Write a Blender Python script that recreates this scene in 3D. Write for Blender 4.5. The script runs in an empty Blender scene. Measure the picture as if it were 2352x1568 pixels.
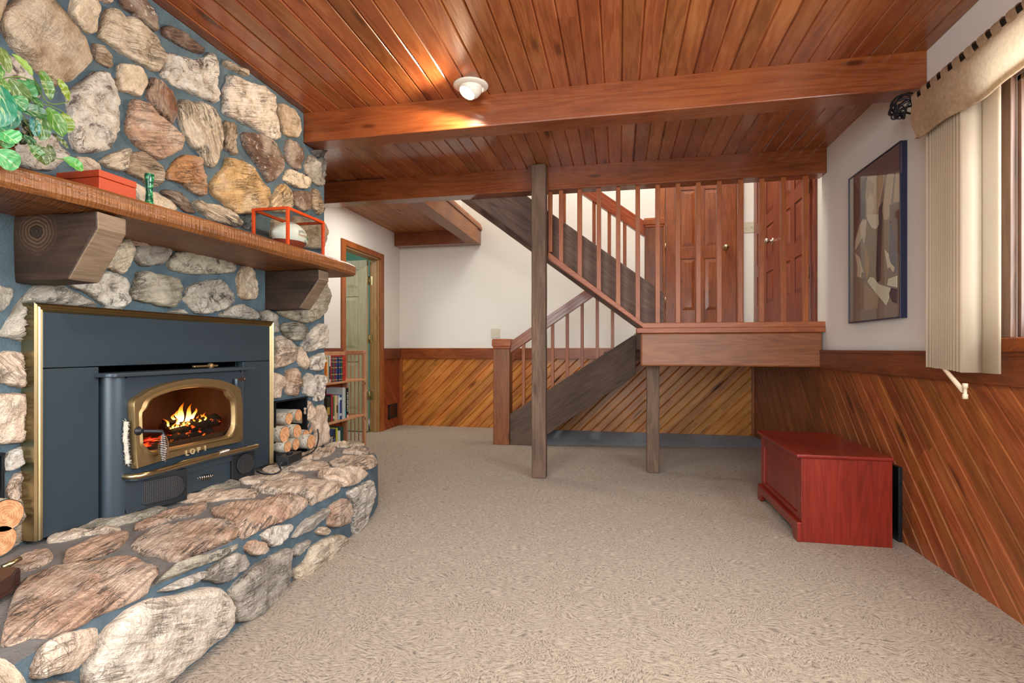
import bpy, bmesh, math, random
import numpy as np
from mathutils import Vector, Matrix, noise
C = bpy.context.scene.collection
scene = bpy.context.scene
rnd = random.Random(7)

# ---------------------------------------------------------------- camera, world, lights, exposure
F, XV, Y0, H = 1204.5, 1423.5, 800.6, 0.96          # focal length, vanishing point and horizon in pixels; eye height in metres
TH = math.atan((XV - 1176) / F)
cam_d = bpy.data.cameras.new('camera')
cam_d.sensor_width = 36.0
cam_d.lens = 36.0 * F / 2352
cam_d.shift_y = (Y0 - 784) / 2352
cam_d.clip_start = 0.05
cam = bpy.data.objects.new('camera', cam_d); C.objects.link(cam)
cam.location = (0, 0, H); cam.rotation_euler = (math.pi/2, 0, TH)
scene.camera = cam
scene.view_settings.view_transform = 'Standard'
scene.view_settings.look = 'None'
scene.view_settings.gamma = 1.0
scene.view_settings.use_curve_mapping = False
scene.view_settings.exposure = 0.08
scene.cycles.max_bounces = 8
scene.cycles.diffuse_bounces = 5
scene.cycles.glossy_bounces = 4
scene.cycles.transmission_bounces = 6
scene.cycles.transparent_max_bounces = 8
scene.cycles.caustics_reflective = False
scene.cycles.caustics_refractive = False
scene.cycles.sample_clamp_indirect = 4.0

world = bpy.data.worlds.new('sky'); scene.world = world
world.use_nodes = True
wn = world.node_tree.nodes; wl = world.node_tree.links
bg = wn['Background']
sky = wn.new('ShaderNodeTexSky'); sky.sky_type = 'NISHITA'; sky.sun_disc = False
sky.sun_elevation = math.radians(40); sky.sun_rotation = math.radians(60)
wl.new(sky.outputs[0], bg.inputs[0]); bg.inputs[1].default_value = 0.6

def area(name, loc, target, sx, sy, power, col, spread=180):
    d = bpy.data.lights.new(name, 'AREA'); d.shape = 'RECTANGLE'; d.size = sx; d.size_y = sy
    d.energy = power; d.color = col; d.spread = math.radians(spread)
    o = bpy.data.objects.new(name, d); C.objects.link(o); o.location = loc
    o.rotation_euler = (Vector(target) - Vector(loc)).to_track_quat('-Z', 'Y').to_euler()
    return o
def spot(name, loc, target, power, col, ang, blend=.5, r=.04):
    d = bpy.data.lights.new(name, 'SPOT'); d.energy = power; d.color = col; d.spot_size = math.radians(ang)
    d.spot_blend = blend; d.shadow_soft_size = r
    o = bpy.data.objects.new(name, d); C.objects.link(o); o.location = loc
    o.rotation_euler = (Vector(target) - Vector(loc)).to_track_quat('-Z', 'Y').to_euler()
    return o
def point(name, loc, power, col, r=.05):
    d = bpy.data.lights.new(name, 'POINT'); d.energy = power; d.color = col; d.shadow_soft_size = r
    o = bpy.data.objects.new(name, d); C.objects.link(o); o.location = loc
    return o
# added cool fill from behind the camera, then daylight through the right wall window
area('rear_fill', (-.8, -2.55, 1.35), (.1, 2, 1.25), 3.0, 2.0, 185, (.97, .985, 1.0))
area('daylight_window', (1.50, 1.0, 1.5), (0, 1.0, 1.2), 2.2, .95, 105, (.93, .97, 1.0))
# hall and stairwell lamps, and the added fill lights
area('hall_lamp', (-2.05, 4.72, 2.372), (-2.02, 4.72, 0), .13, .13, 14, (1.0, .93, .84))
for x_, y_ in ((-.5, .2), (.75, .2), (.1, -1.4)):      # unseen spots added under the ceiling as overhead fill, behind and above the camera
    spot('ceiling_fill', (x_, y_, 2.31), (x_, y_+.1, 0), 84, (1.0, .955, .89), 165, .7, .06)
area('stairwell_lamp', (.1, 5.0, 4.75), (.3, 5.2, 0), 1.6, 1.0, 84, (1.0, .95, .88))
area('bedroom_fill', (-3.7, 4.4, 2.2), (-3.5, 5.4, .8), 1.0, 1.0, 13, (.9, 1.0, .97))  # added light hung inside the closed bedroom, which has no window

# ---------------------------------------------------------------- pixel -> world helpers (photo measurements)
FW = (-math.sin(TH), math.cos(TH)); RT = (math.cos(TH), math.sin(TH))
def ray(x, y):
    u = (x - 1176) / F
    return Vector((FW[0] + u*RT[0], FW[1] + u*RT[1], (Y0 - y) / F))
def at(x, y, X=None, Y=None, Z=None):
    r = ray(x, y)
    k = X / r.x if X is not None else Y / r.y if Y is not None else (Z - H) / r.z
    return Vector((k*r.x, k*r.y, H + k*r.z))

# ---------------------------------------------------------------- materials
def lin(c):
    if isinstance(c, str):
        c = c.lstrip('#'); c = [int(c[i:i+2], 16) / 255 for i in (0, 2, 4)]
    return tuple(((v / 12.92) if v <= .04045 else ((v + .055) / 1.055) ** 2.4) for v in c[:3]) + (1,)
class NT:
    def __init__(s, name):
        s.m = bpy.data.materials.new(name); s.m.use_nodes = True
        s.n = s.m.node_tree.nodes; s.l = s.m.node_tree.links
        s.b = s.n['Principled BSDF']
    def new(s, t, **kw):
        o = s.n.new(t)
        for k, v in kw.items(): setattr(o, k, v)
        return o
    def put(s, sock, v):
        if isinstance(v, bpy.types.NodeSocket): s.l.new(v, sock)
        elif v is not None: sock.default_value = v
    def math(s, op, a, b=None, c=None, clamp=False):
        o = s.new('ShaderNodeMath', operation=op, use_clamp=clamp)
        for i, v in enumerate((a, b, c)):
            if v is not None: s.put(o.inputs[i], v)
        return o.outputs[0]
    def vm(s, op, a, b=None):
        o = s.new('ShaderNodeVectorMath', operation=op); s.put(o.inputs[0], a)
        if b is not None: s.put(o.inputs[1], b)
        return o.outputs['Value'] if op in ('DOT_PRODUCT', 'LENGTH') else o.outputs[0]
    def comb(s, x=0., y=0., z=0.):
        o = s.new('ShaderNodeCombineXYZ')
        for i, v in enumerate((x, y, z)): s.put(o.inputs[i], v)
        return o.outputs[0]
    def noise(s, vec, scale, detail=3, rough=.55, dist=0., dim='3D'):
        o = s.new('ShaderNodeTexNoise', noise_dimensions=dim)
        s.put(o.inputs['Vector'], vec); o.inputs['Scale'].default_value = scale; o.inputs['Detail'].default_value = detail
        o.inputs['Roughness'].default_value = rough; o.inputs['Distortion'].default_value = dist
        return o.outputs[0]
    def white(s, v=None, w=None):
        o = s.new('ShaderNodeTexWhiteNoise', noise_dimensions='1D' if v is None else '3D')
        if v is None: s.put(o.inputs['W'], w)
        else: s.put(o.inputs['Vector'], v)
        return o.outputs[0]
    def vor(s, vec, scale, feature='F1', rand=1.):
        o = s.new('ShaderNodeTexVoronoi', feature=feature); s.put(o.inputs['Vector'], vec)
        o.inputs['Scale'].default_value = scale; o.inputs['Randomness'].default_value = rand
        return o.outputs['Distance']
    def ramp(s, fac, stops, interp='LINEAR'):
        o = s.new('ShaderNodeValToRGB'); o.color_ramp.interpolation = interp
        e = o.color_ramp.elements
        while len(e) < len(stops): e.new(.5)
        for q, (p, c) in zip(e, stops):
            q.position = p; q.color = lin(c) if not isinstance(c, (int, float)) else (c, c, c, 1)
        s.put(o.inputs[0], fac); return o.outputs[0]
    def mix(s, fac, a, b, mode='MIX'):
        o = s.new('ShaderNodeMix', data_type='RGBA', blend_type=mode)
        s.put(o.inputs[0], fac)
        s.put(o.inputs[6], lin(a) if isinstance(a, str) else a); s.put(o.inputs[7], lin(b) if isinstance(b, str) else b)
        return o.outputs[2]
    def smooth(s, v, lo, hi):
        o = s.new('ShaderNodeMapRange', interpolation_type='SMOOTHSTEP'); s.put(o.inputs[0], v)
        o.inputs[1].default_value = lo; o.inputs[2].default_value = hi
        return o.outputs[0]
    def hsv(s, col, h=.5, sat=1., val=1.):
        o = s.new('ShaderNodeHueSaturation'); s.put(o.inputs['Hue'], h); s.put(o.inputs['Saturation'], sat); s.put(o.inputs['Value'], val)
        s.put(o.inputs['Color'], col); return o.outputs[0]
    def bump(s, h, strength=.3, dist=.01):
        o = s.new('ShaderNodeBump'); o.inputs['Strength'].default_value = strength; o.inputs['Distance'].default_value = dist
        s.put(o.inputs['Height'], h); s.l.new(o.outputs[0], s.b.inputs['Normal']); return o
    def obj(s): return s.new('ShaderNodeTexCoord').outputs['Object']
    def set(s, **kw):
        for k, v in kw.items():
            sk = s.b.inputs[k.replace('_', ' ')]
            s.put(sk, lin(v) if isinstance(v, str) else v)
        return s.m

def add_knot(m, world, off, r):
    """a large round knot with growth rings about a point, running along Y"""
    t = NT.__new__(NT); t.m = m; t.n = m.node_tree.nodes; t.l = m.node_tree.links; t.b = t.n['Principled BSDF']
    p = Vector(world)-Vector(off); v = t.vm('MULTIPLY', t.vm('SUBTRACT', t.obj(), tuple(p)), (1., 0., 1.15))
    d = t.math('ADD', t.vm('LENGTH', v), t.math('MULTIPLY', t.math('SUBTRACT', t.noise(v, 18., 2), .5), .022))
    rg = t.math('ADD', t.math('MULTIPLY', t.math('SINE', t.math('MULTIPLY', d, 520.)), .5), .5)
    fall = t.math('SUBTRACT', 1., t.smooth(d, r, r*3.6)); core = t.math('SUBTRACT', 1., t.smooth(d, r*.85, r*1.05))
    src = t.b.inputs['Base Color'].links[0].from_socket
    c = t.mix(t.math('MULTIPLY', t.math('MULTIPLY', fall, rg), .45), src, '#8a6a4c'); c = t.mix(t.math('MULTIPLY', core, .8), c, '#241812')
    t.l.new(c, t.b.inputs['Base Color'])
def plain(name, col, rough=.6, metal=0., bump=0., bscale=200, var=.06, vscale=6, coat=0.):
    t = NT(name); v = t.obj()
    n = t.noise(v, vscale, 4)
    c = t.hsv(lin(col), val=t.math('ADD', t.math('MULTIPLY', n, 2*var), 1 - var))
    t.put(t.b.inputs['Base Color'], c)
    t.b.inputs['Roughness'].default_value = rough; t.b.inputs['Metallic'].default_value = metal
    if coat: t.b.inputs['Coat Weight'].default_value = coat
    if bump: t.bump(t.noise(v, bscale, 3), bump, .002)
    return t.m

def wood(name, dark, mid, light, along, cross, board=None, rough=.35, var=.35, knots=.10, bump=.15, coat=0., gs=1., sat=1.0, rand=True, saw=0., off=0.):
    t = NT(name); v = t.obj()
    if rand and not board:
        oi = t.new('ShaderNodeObjectInfo')
        v = t.vm('ADD', v, t.comb(t.math('MULTIPLY', oi.outputs['Random'], 7.), t.math('MULTIPLY', oi.outputs['Random'], 3.), t.math('MULTIPLY', oi.outputs['Random'], 5.)))
    al = Vector(along).normalized(); cr = Vector(cross).normalized(); th = al.cross(cr)
    a = t.vm('DOT_PRODUCT', v, tuple(al)); c = t.vm('DOT_PRODUCT', v, tuple(cr)); d = t.vm('DOT_PRODUCT', v, tuple(th))
    idn = None
    if board:
        idn = t.math('FLOOR', t.math('DIVIDE', t.math('SUBTRACT', c, off), board))
        w1 = t.white(w=idn)
        a = t.math('ADD', a, t.math('MULTIPLY', w1, 13.))
        seg = t.math('FLOOR', t.math('DIVIDE', a, 2.6))
        w2 = t.white(v=t.comb(idn, seg, 0.))
    P = t.comb(t.math('MULTIPLY', a, .7*gs), t.math('MULTIPLY', c, 7*gs), t.math('MULTIPLY', d, 7*gs))
    if board: P = t.vm('ADD', P, t.comb(0., 0., t.math('MULTIPLY', w2, 40.)))
    n1 = t.noise(P, 1.6, 3, .5, .8)
    rings = t.math('ADD', t.math('MULTIPLY', t.math('SINE', t.math('MULTIPLY', n1, 38.)), .5), .5)
    fib = t.noise(t.comb(t.math('MULTIPLY', a, 6*gs), t.math('MULTIPLY', c, 170*gs), t.math('MULTIPLY', d, 170*gs)), 1., 2)
    blot = t.noise(t.comb(t.math('MULTIPLY', a, 2.), t.math('MULTIPLY', c, 5), t.math('MULTIPLY', d, 5)), 1.3, 3)
    f = t.math('ADD', t.math('ADD', t.math('MULTIPLY', rings, .17), t.math('MULTIPLY', fib, .30)), t.math('MULTIPLY', blot, .55))
    col = t.ramp(f, [(.22, dark), (.52, mid), (.85, light)])
    if board:
        val = t.math('ADD', t.math('MULTIPLY', w2, var), 1 - var*.5)
        col = t.hsv(col, h=t.math('ADD', t.math('MULTIPLY', w1, .012), .494), sat=sat, val=val)
    if knots:
        K = t.comb(t.math('MULTIPLY', a, 1.5), t.math('MULTIPLY', c, 5.5), t.math('MULTIPLY', d, 5.5))
        if board: K = t.comb(t.math('MULTIPLY', a, 1.5), t.math('MULTIPLY', c, 5.5), t.math('MULTIPLY', idn, 5.7))
        vd = t.vor(K, 1.)
        kn = t.math('SUBTRACT', 1., t.smooth(vd, knots*.45, knots*1.5))
        col = t.mix(t.math('MULTIPLY', kn, .8), col, t.mix(1., col, (.18, .12, .10, 1), 'MULTIPLY'))
    t.put(t.b.inputs['Base Color'], col)
    t.b.inputs['Roughness'].default_value = rough
    t.put(t.b.inputs['Roughness'], t.math('ADD', t.math('MULTIPLY', fib, .16), rough - .08))
    if coat: t.b.inputs['Coat Weight'].default_value = coat; t.b.inputs['Coat Roughness'].default_value = .12
    hgt = t.math('ADD', t.math('MULTIPLY', fib, .6), t.math('MULTIPLY', rings, .3))
    if saw:
        s1 = t.noise(t.comb(t.math('ADD', t.math('MULTIPLY', a, 120.), t.math('MULTIPLY', c, 50.)), t.math('MULTIPLY', c, 5), t.math('MULTIPLY', d, 5)), 1., 2)
        hgt = t.math('ADD', hgt, t.math('MULTIPLY', s1, saw))
    t.bump(hgt, bump, .004)
    return t.m

M = {}
RX, RY, RZ = (1, 0, 0), (0, 1, 0), (0, 0, 1)
BW = .0875
M['ceil'] = wood('ceiling_boards', '#743a1e', '#9c5830', '#b67446', RY, RX, BW, rough=.26, var=.45, knots=.11, bump=.10, coat=.3)
M['hallceil'] = wood('hall_ceiling_boards', '#8a5028', '#a8683a', '#bd8048', RY, RX, BW, rough=.4, var=.3, knots=.08)
M['beam'] = wood('beam_wood', '#5c2b14', '#82421f', '#98562c', RX, RZ, None, rough=.28, knots=.07, bump=.10, coat=.25)
M['beamy'] = wood('beam_wood_y', '#6a3818', '#8e5427', '#a56a38', RY, RX, None, rough=.4, knots=.06, bump=.10)
M['rail'] = wood('rail_wood', '#5f2a12', '#8a4519', '#a35b26', RX, RZ, None, rough=.35, knots=.05, gs=1.3)
M['windowwood'] = wood('window_frame_wood', '#452f24', '#6a4c3a', '#866652', RZ, RX, None, rough=.4, knots=.0, gs=1.3)
M['raily'] = wood('rail_wood_y', '#4e2412', '#70371a', '#8a4a26', RY, RZ, None, rough=.4, knots=.05, gs=1.3)
M['railv'] = wood('trim_wood_vertical', '#6a3214', '#96501f', '#ad682e', RZ, RX, None, rough=.4, knots=.0, gs=1.3)
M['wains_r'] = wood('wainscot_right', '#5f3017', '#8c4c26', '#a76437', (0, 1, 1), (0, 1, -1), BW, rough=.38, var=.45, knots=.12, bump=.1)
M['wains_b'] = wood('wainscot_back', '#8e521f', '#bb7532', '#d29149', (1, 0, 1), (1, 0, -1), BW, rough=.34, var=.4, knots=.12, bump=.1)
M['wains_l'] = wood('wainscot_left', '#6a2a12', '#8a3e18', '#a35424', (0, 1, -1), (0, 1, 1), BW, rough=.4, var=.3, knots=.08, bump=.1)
M['post'] = wood('rough_sawn_post', '#48362b', '#6b5342', '#886c59', RZ, RX, None, rough=.75, knots=.09, bump=.5, saw=1.0, gs=1.2)
M['stringer'] = wood('rough_sawn_stringer', '#382820', '#594436', '#745a49', (1, 0, .66), (-.66, 0, 1), None, rough=.7, knots=.07, bump=.5, saw=1.2, gs=1.2)
M['stringer2'] = wood('rough_sawn_stringer_up', '#443229', '#6a5347', '#856a5a', (1, 0, -.76), (.76, 0, 1), None, rough=.7, knots=.07, bump=.5, saw=1.2, gs=1.2)
M['newel'] = wood('newel_wood', '#5a2c14', '#84481f', '#9a5c30', RZ, RX, None, rough=.4, knots=.07, gs=1.3)
M['cap'] = wood('newel_cap_wood', '#7a3614', '#a4541f', '#bb6c30', RX, RZ, None, rough=.35, knots=.0, gs=1.5)
M['baluster'] = wood('baluster_wood', '#7a3a14', '#9c5020', '#b06834', RZ, RX, None, rough=.42, knots=.06, gs=1.6)
M['hand1'] = wood('handrail_wood_low', '#5e2a10', '#8c4519', '#a45a24', (1, 0, .67), (-.67, 0, 1), None, rough=.3, knots=.0, gs=1.6, coat=.2)
M['hand2'] = wood('handrail_wood_up', '#7a3012', '#a84c1c', '#bf642c', (1, 0, -.75), (.75, 0, 1), None, rough=.3, knots=.0, gs=1.6, coat=.2)
M['land'] = wood('landing_wood', '#683820', '#8a5230', '#a06842', RX, RZ, None, rough=.45, knots=.09, gs=1.1)
M['landtrim'] = wood('landing_trim_wood', '#7f3c20', '#a05730', '#b46f44', RX, RZ, None, rough=.45, knots=.0, gs=1.4)
M['door'] = wood('panel_door_wood', '#5c2810', '#86441e', '#a25c2e', RZ, RX, None, rough=.32, knots=.04, gs=1.2, coat=.2)
M['doory'] = wood('entry_door_wood', '#5a2212', '#803a22', '#985034', RZ, RY, None, rough=.32, knots=.04, gs=1.2, coat=.2)
M['palewood'] = wood('pale_door_wood', '#9a8a6c', '#b0a080', '#c0b293', RZ, RX, None, rough=.5, knots=.0, gs=1.2)
M['jamb'] = wood('door_jamb_wood', '#86603a', '#a67c4c', '#bb935e', RZ, RX, None, rough=.45, knots=.03, gs=1.2)
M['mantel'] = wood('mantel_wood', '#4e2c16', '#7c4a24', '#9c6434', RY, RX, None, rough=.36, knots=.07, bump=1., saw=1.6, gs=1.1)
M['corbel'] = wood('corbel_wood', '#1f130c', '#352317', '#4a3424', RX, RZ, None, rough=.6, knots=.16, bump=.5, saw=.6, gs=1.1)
M['endgrain'] = wood('corbel_end_grain', '#554336', '#77614d', '#8f7862', RY, RZ, None, rough=.7, knots=.0, bump=.4, saw=.6, gs=1.4)
M['chest'] = wood('red_chest_wood', '#5e140a', '#7b1f0f', '#922b16', RZ, RX, None, rough=.36, knots=.03, gs=.9, coat=.15)
M['chesttop'] = wood('red_chest_top_wood', '#5c140f', '#781f15', '#8c2a1c', RY, RX, None, rough=.30, knots=.02, gs=.9, coat=.2)
M['shelfwood'] = wood('bookcase_wood', '#a06a48', '#bd8862', '#cf9c78', RZ, RX, None, rough=.45, knots=.0, gs=1.5)
M['case'] = wood('display_case_wood', '#a8320e', '#c8430f', '#d85518', RY, RZ, None, rough=.35, knots=.0, gs=1.5)
M['firewood_end'] = wood('cut_log_end', '#b87a48', '#d29660', '#e0ac78', RZ, RY, None, rough=.7, knots=.0, gs=1.5, bump=.2)

M['white'] = plain('white_plaster', '#e6e3dc', .85, bump=.12, bscale=180, var=.02, vscale=1.2)
M['aqua'] = plain('aqua_painted_wall', '#86b8a2', .8, var=.03)
M['plastic'] = plain('ivory_plastic', '#cfc7b4', .4, var=.02)
M['black'] = plain('matt_black_metal', '#16181a', .5, var=.1)
M['blackpaint'] = plain('black_paint', '#101216', .35, var=.05)
M['steel'] = plain('stove_black_steel', '#3a444c', .34, metal=.25, bump=.06, bscale=300, var=.08)
M['surround'] = plain('surround_dark_panel', '#323d45', .42, metal=.2, bump=.05, bscale=400, var=.06, vscale=2)
M['brass'] = plain('polished_brass', '#b5a47c', .3, metal=1., var=.08)
M['brass_old'] = plain('antique_brass', '#9a8058', .42, metal=.85, bump=.15, bscale=60, var=.16, vscale=14)
M['brass_light'] = plain('pale_raised_brass', '#d6c092', .45, metal=.5, var=.04)
M['chrome'] = plain('bright_spring_steel', '#c4bab0', .25, metal=1., var=.03)
M['cream'] = plain('blind_vinyl', '#cbb89c', .5, var=.03)
def vane_mat():
    t = NT('blind_vane_vinyl'); t.set(Base_Color='#dac8b0', Roughness=.5)
    tl = t.new('ShaderNodeBsdfTranslucent'); tl.inputs[0].default_value = lin('#e8dfce'); mx = t.new('ShaderNodeMixShader'); mx.inputs[0].default_value = .45
    t.l.new(t.b.outputs[0], mx.inputs[1]); t.l.new(tl.outputs[0], mx.inputs[2]); t.l.new(mx.outputs[0], t.n['Material Output'].inputs[0]); return t.m
M['vane'] = vane_mat()
M['rope'] = plain('frayed_rope', '#c9bfae', .9, bump=.6, bscale=300, var=.3, vscale=120)
M['iron'] = plain('wrought_iron', '#15151c', .45, var=.05)
M['navy'] = plain('dark_blue_frame', '#1c2440', .35, var=.05)
M['brick'] = plain('fire_brick', '#4a3628', .9, bump=.4, bscale=80, var=.35, vscale=9)
M['redbox'] = plain('orange_red_lacquer', '#b8431f', .45, var=.03)
M['football_w'] = plain('white_football_leather', '#e8e4d8', .45, bump=.15, bscale=500, var=.02)
M['football_r'] = plain('brown_football_leather', '#8e3c26', .5, bump=.2, bscale=500, var=.06)
M['leather'] = plain('dark_brown_leather', '#38201a', .35, bump=.2, bscale=200, var=.12)

def glassmat(name, tint=(.9, .93, .93), refl=.12):
    t = NT(name); t.n.remove(t.b)
    tr = t.new('ShaderNodeBsdfTransparent'); tr.inputs[0].default_value = tint + (1,)
    gl = t.new('ShaderNodeBsdfGlossy'); gl.inputs['Roughness'].default_value = .03
    fr = t.new('ShaderNodeLayerWeight'); fr.inputs[0].default_value = .5
    mx = t.new('ShaderNodeMixShader')
    t.put(mx.inputs[0], t.math('ADD', t.math('MULTIPLY', t.math('POWER', fr.outputs['Facing'], 5.), .45), refl*.2, clamp=True)); t.l.new(tr.outputs[0], mx.inputs[1]); t.l.new(gl.outputs[0], mx.inputs[2])
    t.l.new(mx.outputs[0], t.n['Material Output'].inputs[0])
    return t.m
M['glass'] = glassmat('clear_glass')
M['stoveglass'] = glassmat('sooty_stove_glass', (.82, .78, .72))

def emit(name, col, s):
    t = NT(name); t.set(Base_Color=col, Emission_Color=col, Emission_Strength=s); return t.m
M['lamp'] = emit('glowing_bulb', '#fff3dc', 30.)

def carpet(name, dark, mid, light):
    t = NT(name); v = t.obj()
    w = t.new('ShaderNodeTexNoise'); t.put(w.inputs['Vector'], v); w.inputs['Scale'].default_value = 9.; w.inputs['Detail'].default_value = 1
    vv = t.vm('ADD', v, t.vm('MULTIPLY', t.vm('SUBTRACT', w.outputs[1], (.5, .5, .5)), (.10, .10, 0)))
    st = t.noise(t.vm('MULTIPLY', vv, (42., 165., 1.)), 1., 2, .6)
    st2 = t.noise(t.vm('MULTIPLY', vv, (130., 60., 1.)), 1.3, 2, .6)
    sel = t.smooth(t.noise(v, 6., 1), .46, .58)
    s = t.mix(sel, st, st2)
    fine = t.noise(v, 260., 2, .6)
    f = t.math('ADD', t.math('MULTIPLY', s, .66), t.math('MULTIPLY', fine, .36))
    big = t.noise(v, 1.1, 2)
    col = t.ramp(f, [(.38, dark), (.49, mid), (.66, light)])
    col = t.hsv(col, val=t.math('ADD', t.math('MULTIPLY', big, .14), .93))
    t.put(t.b.inputs['Base Color'], col)
    t.b.inputs['Roughness'].default_value = .95; t.b.inputs['Sheen Weight'].default_value = .25
    t.b.inputs['Specular IOR Level'].default_value = .1
    t.bump(f, .8, .012)
    return t.m
M['carpet'] = carpet('beige_loop_carpet', '#4c3e31', '#998772', '#b9a994')
M['carpet2'] = carpet('blue_grey_carpet', '#66727c', '#95a4b0', '#b4c0c8')

def stone(name):
    t = NT(name)
    at_ = t.new('ShaderNodeAttribute'); at_.attribute_name = 'base_colour'
    lo = t.new('ShaderNodeAttribute'); lo.attribute_name = 'stone_axes'
    pa = t.new('ShaderNodeAttribute'); pa.attribute_name = 'stone_kind'
    sp = t.new('ShaderNodeSeparateXYZ'); t.l.new(pa.outputs['Vector'], sp.inputs[0])
    striated, rough, fleck = sp.outputs[0], sp.outputs[1], sp.outputs[2]
    v = lo.outputs['Vector']
    n_str = t.noise(t.vm('MULTIPLY', v, (6., 60., 30.)), 1., 5, .65, 1.2)
    n_iso = t.noise(v, 17., 6, .68, .5)
    n_big = t.noise(v, 7., 3, .55)
    n_fin = t.noise(v, 90., 3, .6)
    ns = t.mix(striated, n_iso, n_str)
    base = at_.outputs['Color']
    drk = t.mix(1., base, (.42, .35, .30, 1), 'MULTIPLY')
    lgt = t.mix(.5, base, (.70, .60, .48, 1))
    col = t.mix(t.smooth(ns, .38, .60), t.mix(.62, base, drk), base)
    col = t.mix(t.math('MULTIPLY', t.smooth(n_big, .44, .62), .75), col, lgt)
    def crack(n, w): return t.math('SUBTRACT', 1., t.smooth(t.math('ABSOLUTE', t.math('SUBTRACT', n, .5)), .0, w))
    c_iso = t.noise(v, 11., 5, .62, 1.4); c_str = t.noise(t.vm('MULTIPLY', v, (4., 34., 20.)), 1., 4, .6, 1.)
    gate = t.smooth(t.noise(v, 9., 2), .46, .58)
    crk = t.math('MULTIPLY', t.math('ADD', t.math('MULTIPLY', t.math('MULTIPLY', crack(c_iso, .018), t.math('ADD', rough, .25)), .5), t.math('MULTIPLY', t.math('MULTIPLY', crack(c_str, .035), striated), .9)), gate, clamp=True)
    col = t.mix(t.math('MULTIPLY', crk, .85), col, (.045, .034, .026, 1))
    pits = t.math('MULTIPLY', t.math('SUBTRACT', 1., t.smooth(ns, .36, .46)), rough)
    col = t.mix(t.math('MULTIPLY', pits, .85), col, (.035, .028, .022, 1))
    fl = t.math('MULTIPLY', t.smooth(t.noise(v, 42., 3, .7), .60, .67), fleck)
    col = t.mix(t.math('MULTIPLY', fl, .85), col, (.66, .55, .44, 1))
    col = t.hsv(col, val=t.math('ADD', t.math('MULTIPLY', n_fin, .7), .65))
    t.put(t.b.inputs['Base Color'], col)
    t.b.inputs['Roughness'].default_value = .72
    t.bump(t.math('SUBTRACT', t.math('ADD', t.math('MULTIPLY', ns, .9), t.math('MULTIPLY', n_fin, .35)), t.math('MULTIPLY', crk, .35)), .9, .03)
    return t.m
M['stone'] = stone('field_stone')
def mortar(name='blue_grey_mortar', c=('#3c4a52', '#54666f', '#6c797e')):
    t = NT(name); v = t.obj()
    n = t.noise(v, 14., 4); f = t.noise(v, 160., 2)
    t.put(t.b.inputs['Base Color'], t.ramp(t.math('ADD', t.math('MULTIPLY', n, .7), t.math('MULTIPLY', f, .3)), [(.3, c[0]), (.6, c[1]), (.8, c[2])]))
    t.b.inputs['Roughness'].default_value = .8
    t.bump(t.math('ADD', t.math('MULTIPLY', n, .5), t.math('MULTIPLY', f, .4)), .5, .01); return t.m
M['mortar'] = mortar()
M['mortar_top'] = mortar('warm_grey_mortar', ('#55524f', '#716c68', '#88817a'))  # warmer grey mortar for the upward faces of the hearth

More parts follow.
